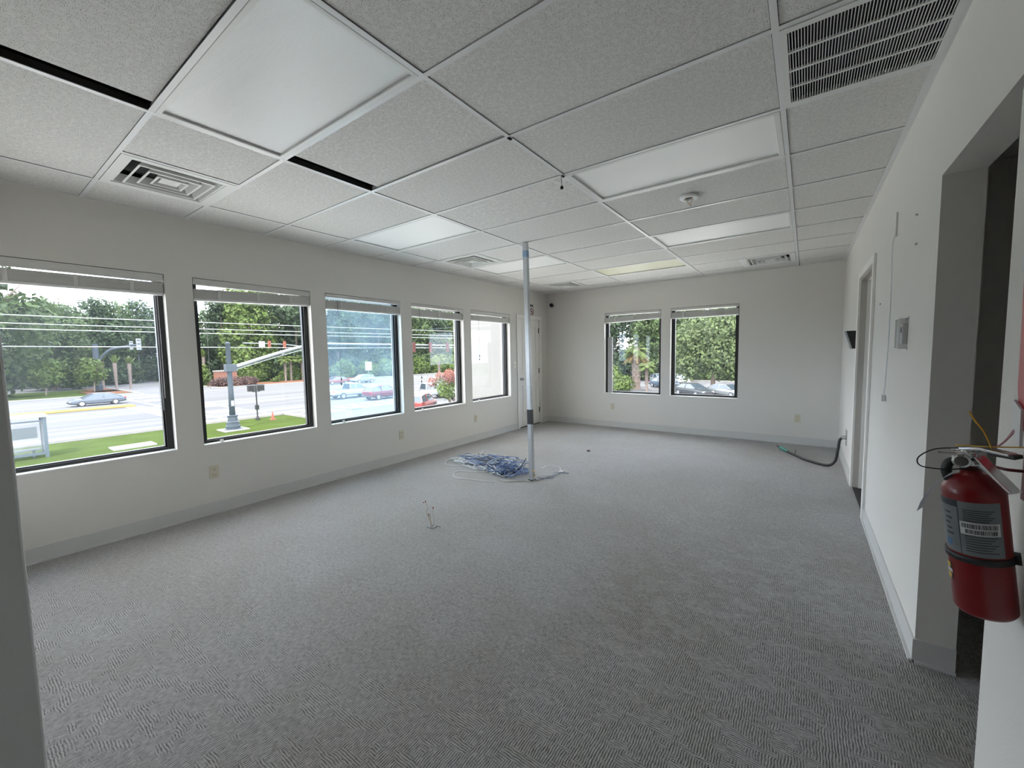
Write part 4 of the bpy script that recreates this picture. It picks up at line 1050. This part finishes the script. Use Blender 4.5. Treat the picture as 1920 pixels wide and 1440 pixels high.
# ------------------------------------------------------------------ street furniture
def signal_head(parent, p, face, back='sigback', s=1.0):
    """three-lamp signal; face: unit dir the lamps look"""
    fx, fy = face; sx, sy = -fy, fx
    def bb(bm, u0, u1, d0, d1, z0, z1):
        v = [bm.verts.new((p[0] + sx * u + fx * d, p[1] + sy * u + fy * d, p[2] + z)) for u, d, z in ((u0, d0, z0), (u1, d0, z0), (u1, d1, z0), (u0, d1, z0), (u0, d0, z1), (u1, d0, z1), (u1, d1, z1), (u0, d1, z1))]
        for f in ((3, 2, 1, 0), (4, 5, 6, 7), (0, 1, 5, 4), (1, 2, 6, 5), (2, 3, 7, 6), (3, 0, 4, 7)): bm.faces.new([v[i] for i in f])
    bm = bmesh.new(); bb(bm, -.18 * s, .18 * s, -.1, .1, -.55 * s, .55 * s); h = obj('signal_head', bm, back, parent)
    bm = bmesh.new()
    for k in (-1, 0, 1): bb(bm, -.13 * s, .13 * s, .1, .28, k * .34 * s + .08, k * .34 * s + .14)
    obj('visors', bm, 'sigback', h)
    return h
t = thing('signal_mast', 'tall blue-grey signal pole with a long arm seen through the second window', 'traffic signal', (-30.8, 11.8, GZ))
obj('pole', LATHE([(.20, .9), (.17, 3.0), (.145, 6.35), (.16, 6.36), (.16, 6.44), (.05, 6.5)], 20), 'polegrey', t, smooth=True)
obj('base', LATHE([(.62, -.02), (.62, .06), (.46, .08), (.48, .28), (.42, .32), (.40, .52), (.44, .56), (.33, .62), (.30, .95), (.34, 1.0), (.34, 1.06), (.22, 1.08)], 20), 'polegrey', t)
obj('footing', BX((-.8, .8, -.8, .8, -.05, .03)), 'concrete', t)
obj('arm_bracket', BX((-.24, .24, -.28, .42, 4.30, 4.85)), 'polegrey', t, bevel=.03)
arm = [(0, .35, 4.62), (0, 2.6, 5.35), (0, 5.2, 6.10), (0, 7.0, 6.42), (0, 9.0, 6.42), (0, 15, 6.42), (0, 20, 6.40), (0, 26, 6.40)]
obj('mast_arm', TUBE(spline(arm, 6), [.15 - .085 * i / 42 for i in range(43)], 12), 'armgrey', t, smooth=True)
obj('conduit', TUBE([(0.1, .4, 4.45), (.1, 3.2, 5.3), (.1, 5.6, 5.95)], .03, 6), 'armgrey', t)
obj('lower_cable', TUBE([(0, 7.0, 6.0), (0, 15, 6.12), (0, 26, 6.12)], .035, 6), 'armgrey', t)
obj('pole_notice', BX((.17, .185, -.09, .10, 1.75, 2.15)), 'polepatch', t)
for y in (17.5, 19.9, 22.6, 25.6): signal_head(t, (.15, y, 6.15), (-.95, -.3), 'sigdark')
t = thing('signal_mast', 'far signal mast with two orange signal heads and a white sign over the junction', 'traffic signal', (-74, 42.6, GZ))
obj('pole', LATHE([(.24, 0), (.2, 3), (.17, 7.0)], 14), 'polegrey', t)
obj('mast_arm', TUBE(spline([(0, 0, 6.6), (0, -2.3, 7.15), (0, -6.2, 7.65), (0, -9, 7.75), (0, -13.2, 7.85)], 5), .09, 8), 'armgrey', t)
signal_head(t, (.3, -6.5, 7.6), (1, -.2), 'sigred', 1.15); signal_head(t, (.3, -9.1, 7.65), (1, -.2), 'sigred', 1.15)
obj('arm_sign', BX((.2, .26, -10.8, -9.85, 7.2, 8.2)), 'polepatch', t)
t = thing('signal_mast', 'grey signal mast with short curved arm behind the passing sedan', 'traffic signal', (-98.5, 15.3, GZ))
obj('pole', LATHE([(.60, 0), (.60, .9), (.50, 1.0), (.45, 4), (.40, 8.2), (.45, 8.3)], 16), 'polegrey', t)
obj('mast_arm', TUBE(spline([(0, .3, 5.2), (.4, 1.6, 7.0), (.8, 3.2, 7.6), (1.2, 5.6, 8.1)], 6), .22, 10), 'polegrey', t)
signal_head(t, (1.1, 4.6, 8.0), (1, 0), 'siggreen', 1.4); signal_head(t, (1.3, 5.6, 8.2), (1, 0), 'siggreen', 1.9)
t = thing('street_lamp', 'slim pale street lamp behind the trimmed palms', 'street lamp', (-124, 26.4, GZ))
obj('post', LATHE([(.16, 0), (.12, 6.6)], 10), 'siggreen', t); obj('lamp_arm', TUBE([(0, 0, 6.5), (.2, -1.1, 6.6)], .07, 6), 'siggreen', t); obj('lamp_hood', BX((-.2, .4, -1.9, -1.0, 6.5, 6.68)), 'siggreen', t, bevel=.05)
t = thing('pedestrian_signal', 'pedestrian signal post with two dark signal boxes beside the orange cone', 'pedestrian signal', (-34.5, 15.0, GZ))
obj('post', LATHE([(.20, 0), (.18, .12), (.08, .20), (.055, .3), (.055, 2.9), (.07, 2.95)], 14), 'sigback', t)
for s in (-1, 1): b = obj('signal_box', BX((-.18, .18, s * .38 - .24, s * .38 + .24, 2.45, 2.95)), 'sigback', t, bevel=.02); obj('mount_bracket', BX((-.04, .04, min(0, s * .3), max(0, s * .3), 2.38, 2.44)), 'polegrey', t)
obj('top_rail', BX((-.03, .03, -.7, .7, 2.98, 3.02)), 'polegrey', t)
obj('button_box', BX((-.12, .12, -.13, .13, .85, 1.25)), 'sigback', t, bevel=.02)
t = thing('traffic_cone', 'small orange traffic cone on the grass by the pedestrian signal', 'cone', (-33.4, 15.75, GZ - .05))
obj('cone_body', LATHE([(.15, .03), (.10, .28), (.03, .68), (.025, .70)], 16), 'orange', t); obj('cone_base', BX((-.2, .2, -.2, .2, 0, .035)), 'orange', t); obj('reflective_band', LATHE([(.093, .32), (.068, .46)], 16, cap=False), 'paint_w', t)
t = thing('brick_sign', 'low brick entrance sign with pale coping behind the signal pole', 'sign', (-89.5, 31.9, GZ), .15)
obj('brickwork', BX((-.5, .5, -1.9, 1.9, 0, 2.75)), 'brick', t); obj('coping', BX((-.6, .6, -2.0, 2.0, 2.75, 2.98)), 'concrete', t); obj('plaque', BX((.5, .55, -.8, .9, .5, 1.6)), 'labeldark', t); obj('plaque_text', BX((.55, .56, -.5, .6, .7, 1.25)), 'siggreen', t)
# bus shelter
t = thing('bus_shelter', 'grey glazed bus shelter on the grass at the left of the nearest window', 'bus shelter', (-31.2, 1.25, GZ - .05))
obj('shelter_roof', BX((-.85, .85, -1.55, 1.45, 2.26, 2.36)), M('shelter_roof', (.24, .27, .285), .5), t, bevel=.02)
for x in (-.7, .7):
    for y in (-1.4, 1.3): obj('post', BX((x - .06, x + .06, y - .07, y + .07, 0, 2.28)), 'shelter', t)
obj('side_panel', BX((-.66, .66, 1.27, 1.33, .25, 2.2)), 'shelter', t)
obj('rail', BX((.68, .74, -1.4, 1.3, 2.02, 2.1)), 'shelter', t); obj('rail', BX((.68, .74, -1.4, 1.3, .18, .32)), 'shelter', t)
obj('back_pane', BX((.70, .712, -1.33, 1.23, .32, 2.02)), MAT['clear'], t)
obj('poster_panel', BX((.64, .68, -1.1, 1.0, 1.15, 1.75)), M('poster_panel', (.06, .08, .088), .4), t)
obj('bench', BX((-.1, .45, -1.2, 1.1, .42, .48), (.1, .2, -1.0, -.9, 0, .42), (.1, .2, .8, .9, 0, .42)), 'shelter', t)
t = thing('sign_post', 'thin dark post standing behind the bus shelter', 'post', (-33.2, 1.3, GZ - .05)); obj('post', LATHE([(.05, 0), (.045, 2.75)], 8), 'sigback', t); obj('post_cap', LATHE([(.06, 2.75), (.02, 2.8)], 8), 'sigback', t)
t = thing('road_sign', 'small white road sign on a post above the silver car', 'sign', (-78, 56.5, GZ)); obj('post', LATHE([(.05, 0), (.05, 2.9)], 8), 'siggreen', t); obj('sign_plate', BX((.05, .09, -.85, .85, 2.0, 4.0)), 'polepatch', t)
t = thing('utility_cabinet', 'pale green-grey utility cabinet at the lower left of the hazy blue window', 'cabinet', (-25.3, 18.3, GZ)); obj('cabinet_body', BX((-.4, .4, -.45, .45, 0, 1.15)), 'siggreen', t, bevel=.03); obj('cabinet_lid', BX((-.44, .44, -.49, .49, 1.15, 1.22)), 'siggreen', t, bevel=.02)
t = thing('street_lamp', 'slim pale lot lamp at the left edge of the fourth window', 'street lamp', (-27.6, 26.2, GZ)); obj('post', LATHE([(.06, 0), (.05, 3.1)], 8), 'siggreen', t); obj('lamp_hood', BX((-.15, .15, -.3, .6, 3.1, 3.2)), 'siggreen', t)
for k, (z0, z1, lb) in enumerate(((8.5, 8.8, 'topmost overhead wire crossing the windows'), (7.95, 8.15, 'second overhead wire from the top, crossing the windows'), (7.55, 7.75, 'third overhead wire from the top, crossing the windows'), (6.35, 6.25, 'lowest overhead wire crossing the windows'))):
    pts = []
    for i in range(31):
        y = -60 + i * 6; s = (y - 15) / 60
        pts.append((-40.5 - .25 * (k % 2), y, GZ + z0 + (z1 - z0) * max(0, (y - 5) / 40) + .25 * s * s))
    tag(obj('overhead_wire', TUBE(pts, .028, 5), 'wire'), lb, 'wire', 'overhead wires')

# ------------------------------------------------------------------ vehicles
def vehicle(kind, x, y, rz, paint, label, group=None, cat='car', zoff=0):
    t = thing({'sedan': 'sedan', 'suv': 'suv', 'pickup': 'pickup_truck'}[kind], label, cat, (x, y, GZ + zoff), rz, group)
    # local: front +y
    if kind == 'sedan':
        L_, W, belt, roof = 4.8, .92, .92, 1.44
        sec = [(-2.4, .45, .80, .72), (-2.25, .32, .93, .86), (-1.6, .24, .97, .92), (0, .22, .93, .93), (1.1, .22, .90, .92), (1.9, .24, .82, .90), (2.3, .30, .72, .80), (2.42, .42, .62, .66)]
        cab = [(-2.05, .94), (-1.15, 1.36), (-.2, 1.44), (.35, 1.40), (1.35, .93)]; wh = (-1.42, 1.42, .33)
    elif kind == 'suv':
        L_, W, belt, roof = 4.6, .93, 1.08, 1.70
        sec = [(-2.28, .5, 1.0, .76), (-2.2, .38, 1.10, .86), (-1.5, .30, 1.10, .93), (0, .28, 1.07, .94), (1.1, .28, 1.03, .93), (1.8, .30, .96, .91), (2.2, .36, .84, .82), (2.32, .48, .72, .68)]
        cab = [(-2.18, 1.08), (-1.85, 1.58), (-.6, 1.70), (.3, 1.64), (1.3, 1.05)]; wh = (-1.36, 1.38, .36)
    else:
        L_, W, belt, roof = 5.7, .98, 1.15, 1.90
        sec = [(-2.85, .6, 1.05, .90), (-2.8, .5, 1.14, .95), (-1.5, .42, 1.14, .97), (-.3, .40, 1.16, .98), (1.0, .40, 1.16, .98), (2.0, .42, 1.12, .96), (2.7, .48, 1.02, .90), (2.85, .58, .88, .80)]
        cab = [(-.75, 1.16), (-.62, 1.84), (.3, 1.90), (.75, 1.84), (1.5, 1.16)]; wh = (-1.75, 1.80, .40)
    bm = bmesh.new(); rings = []
    for (yy, z0, z1, w) in sec:
        half = [(w * .86, z0), (w, z0 + .14), (w * 1.0, z0 + (z1 - z0) * .65), (w * .95, z1 - .03), (w * .55, z1 + .015)]
        rings.append([bm.verts.new((a, yy, b)) for a, b in half] + [bm.verts.new((-a, yy, b)) for a, b in half[::-1]])
    for A, B in zip(rings, rings[1:]):
        for k in range(10): bm.faces.new((A[k], A[(k + 1) % 10], B[(k + 1) % 10], B[k]))
    bm.faces.new(rings[0]); bm.faces.new(rings[-1][::-1])
    body = obj('body', bm, paint, t, smooth=False, bevel=.03)
    bm = bmesh.new(); rings = []
    for (yy, z) in cab:
        k = (z - belt) / (roof - belt); k = max(0, min(1, k)); w0, w1 = W * .92, W * (.92 - .22 * k)
        rings.append([bm.verts.new((w0, yy if k < .05 else yy, belt - .04)), bm.verts.new((w1, yy, z)), bm.verts.new((-w1, yy, z)), bm.verts.new((-w0, yy, belt - .04))])
    for A, B in zip(rings, rings[1:]):
        for k in range(4): bm.faces.new((A[k], A[(k + 1) % 4], B[(k + 1) % 4], B[k]))
    bm.faces.new(rings[0]); bm.faces.new(rings[-1][::-1])
    obj('windows', bm, 'carglass', t)
    bm = bmesh.new(); w1 = W * .71; R_ = [c for c in cab if c[1] > belt + .3]
    for (ya, za), (yb, zb) in zip(R_, R_[1:]):
        v = [bm.verts.new(p) for p in ((-w1, ya, za + .012), (w1, ya, za + .012), (w1, yb, zb + .012), (-w1, yb, zb + .012), (-w1 - .02, ya, za - .07), (w1 + .02, ya, za - .07), (w1 + .02, yb, zb - .07), (-w1 - .02, yb, zb - .07))]
        for f in ((0, 1, 2, 3), (0, 3, 7, 4), (1, 5, 6, 2), (0, 4, 5, 1), (3, 2, 6, 7)): bm.faces.new([v[i] for i in f])
    obj('roof', bm, paint, t)
    bm = bmesh.new()
    for s in (-1, 1):
        for (a, b) in zip(cab, cab[1:]):
            if abs(a[1] - b[1]) > .2: tube(bm, [(s * (W * .93), a[0], max(belt - .02, a[1] if a[1] < belt + .2 else belt)) if a[1] < b[1] else (s * W * .71, a[0], a[1]), (s * W * .71, b[0], b[1]) if a[1] < b[1] else (s * W * .93, b[0], belt)], .045, 5)
        mid = (cab[1][0] + cab[-2][0]) / 2; tube(bm, [(s * W * .93, mid, belt), (s * W * .71, mid, roof - .03)], .045, 5)
    obj('pillars', bm, paint, t)
    if kind == 'pickup':
        obj('cargo_bed', BX((-.78, .78, -2.7, -.85, 1.16, 1.17)), 'blackp', t)
    for yy in wh[:2]:
        for s in (-1, 1):
            wl = obj('wheel', LATHE([(wh[2] - .06, -.11), (wh[2], -.08), (wh[2], .08), (wh[2] - .06, .11)], 18, (s * (W - .07), yy, wh[2]), 'X'), 'tyre', t)
            obj('rim', LATHE([(wh[2] * .62, -.115), (wh[2] * .62, .115)], 14, (s * (W - .07), yy, wh[2]), 'X'), 'rim', wl)
    f, z = sec[-2], sec[-2][2]
    for s in (-1, 1):
        obj('headlight', BX((s * .62 - .16, s * .62 + .16, f[0] - .08, f[0] + .09, z - .18, z - .05)), 'lamp_w', t)
        obj('taillight', BX((s * .70 - .12, s * .70 + .12, sec[0][0] - .02, sec[0][0] + .12, sec[1][2] - .25, sec[1][2] - .08)), 'lamp_r', t)
    obj('bumper', BX((-W * .88, W * .88, sec[0][0] - .05, sec[0][0] + .1, .38, .55), (-W * .8, W * .8, sec[-1][0] - .1, sec[-1][0] + .05, .35, .52)), 'blackp', t, bevel=.03)
    return t
def paint(n, c, m=.3): MAT[n] = M(n, c, .3, m, var=.02); return n
paint('paint_slate', (.07, .08, .098)); paint('paint_white', (.25, .26, .27), .1); paint('paint_wine', (.10, .014, .024)); paint('paint_silver', (.18, .19, .195), .4); paint('paint_red', (.16, .026, .022)); paint('paint_blue', (.07, .10, .14)); paint('paint_black', (.04, .045, .05))
vehicle('sedan', -64.8, 9.9, PI, 'paint_slate', 'grey-blue sedan driving past on the far lanes in the nearest window')
vehicle('pickup', -43.6, 29.9, 0, 'paint_white', 'white pickup truck waiting behind the wine-red car', cat='truck')
vehicle('suv', -38.6, 30.9, .05, 'paint_wine', 'wine-red hatchback SUV in the hazy blue window')
vehicle('suv', -67.5, 47.8, PI, 'paint_silver', 'silver SUV farther back above the white pickup')
vehicle('sedan', -69.5, 43.4, PI, 'paint_red', 'red sedan just behind the silver SUV')
vehicle('suv', -25.6, 25.6, .5, 'paint_red', 'red car close outside at the bottom of the fourth window')
vehicle('pickup', -33.5, 33.8, -.3, 'paint_white', 'white pickup parked behind the near red car', cat='truck')
vehicle('sedan', -29.5, 36.0, .2, 'paint_silver', 'silver car behind the pink bush')
vehicle('suv', -12.0, 66.2, -2.6, 'paint_white', 'white SUV parked in the lot at the left of the right back window')
vehicle('sedan', -6.9, 50.8, -2.2, 'paint_black', 'dark car parked below the pale leafy tree')
vehicle('sedan', -3.4, 51.4, -2.2, 'paint_silver', 'silver car parked at the bottom of the right back window')
vehicle('sedan', -12.9, 60.5, -2.2, 'paint_blue', 'blue car parked behind the spiky palm in the left back window')
vehicle('suv', -15.2, 66.5, -2.5, 'paint_silver', 'silver SUV parked behind the dry palm')
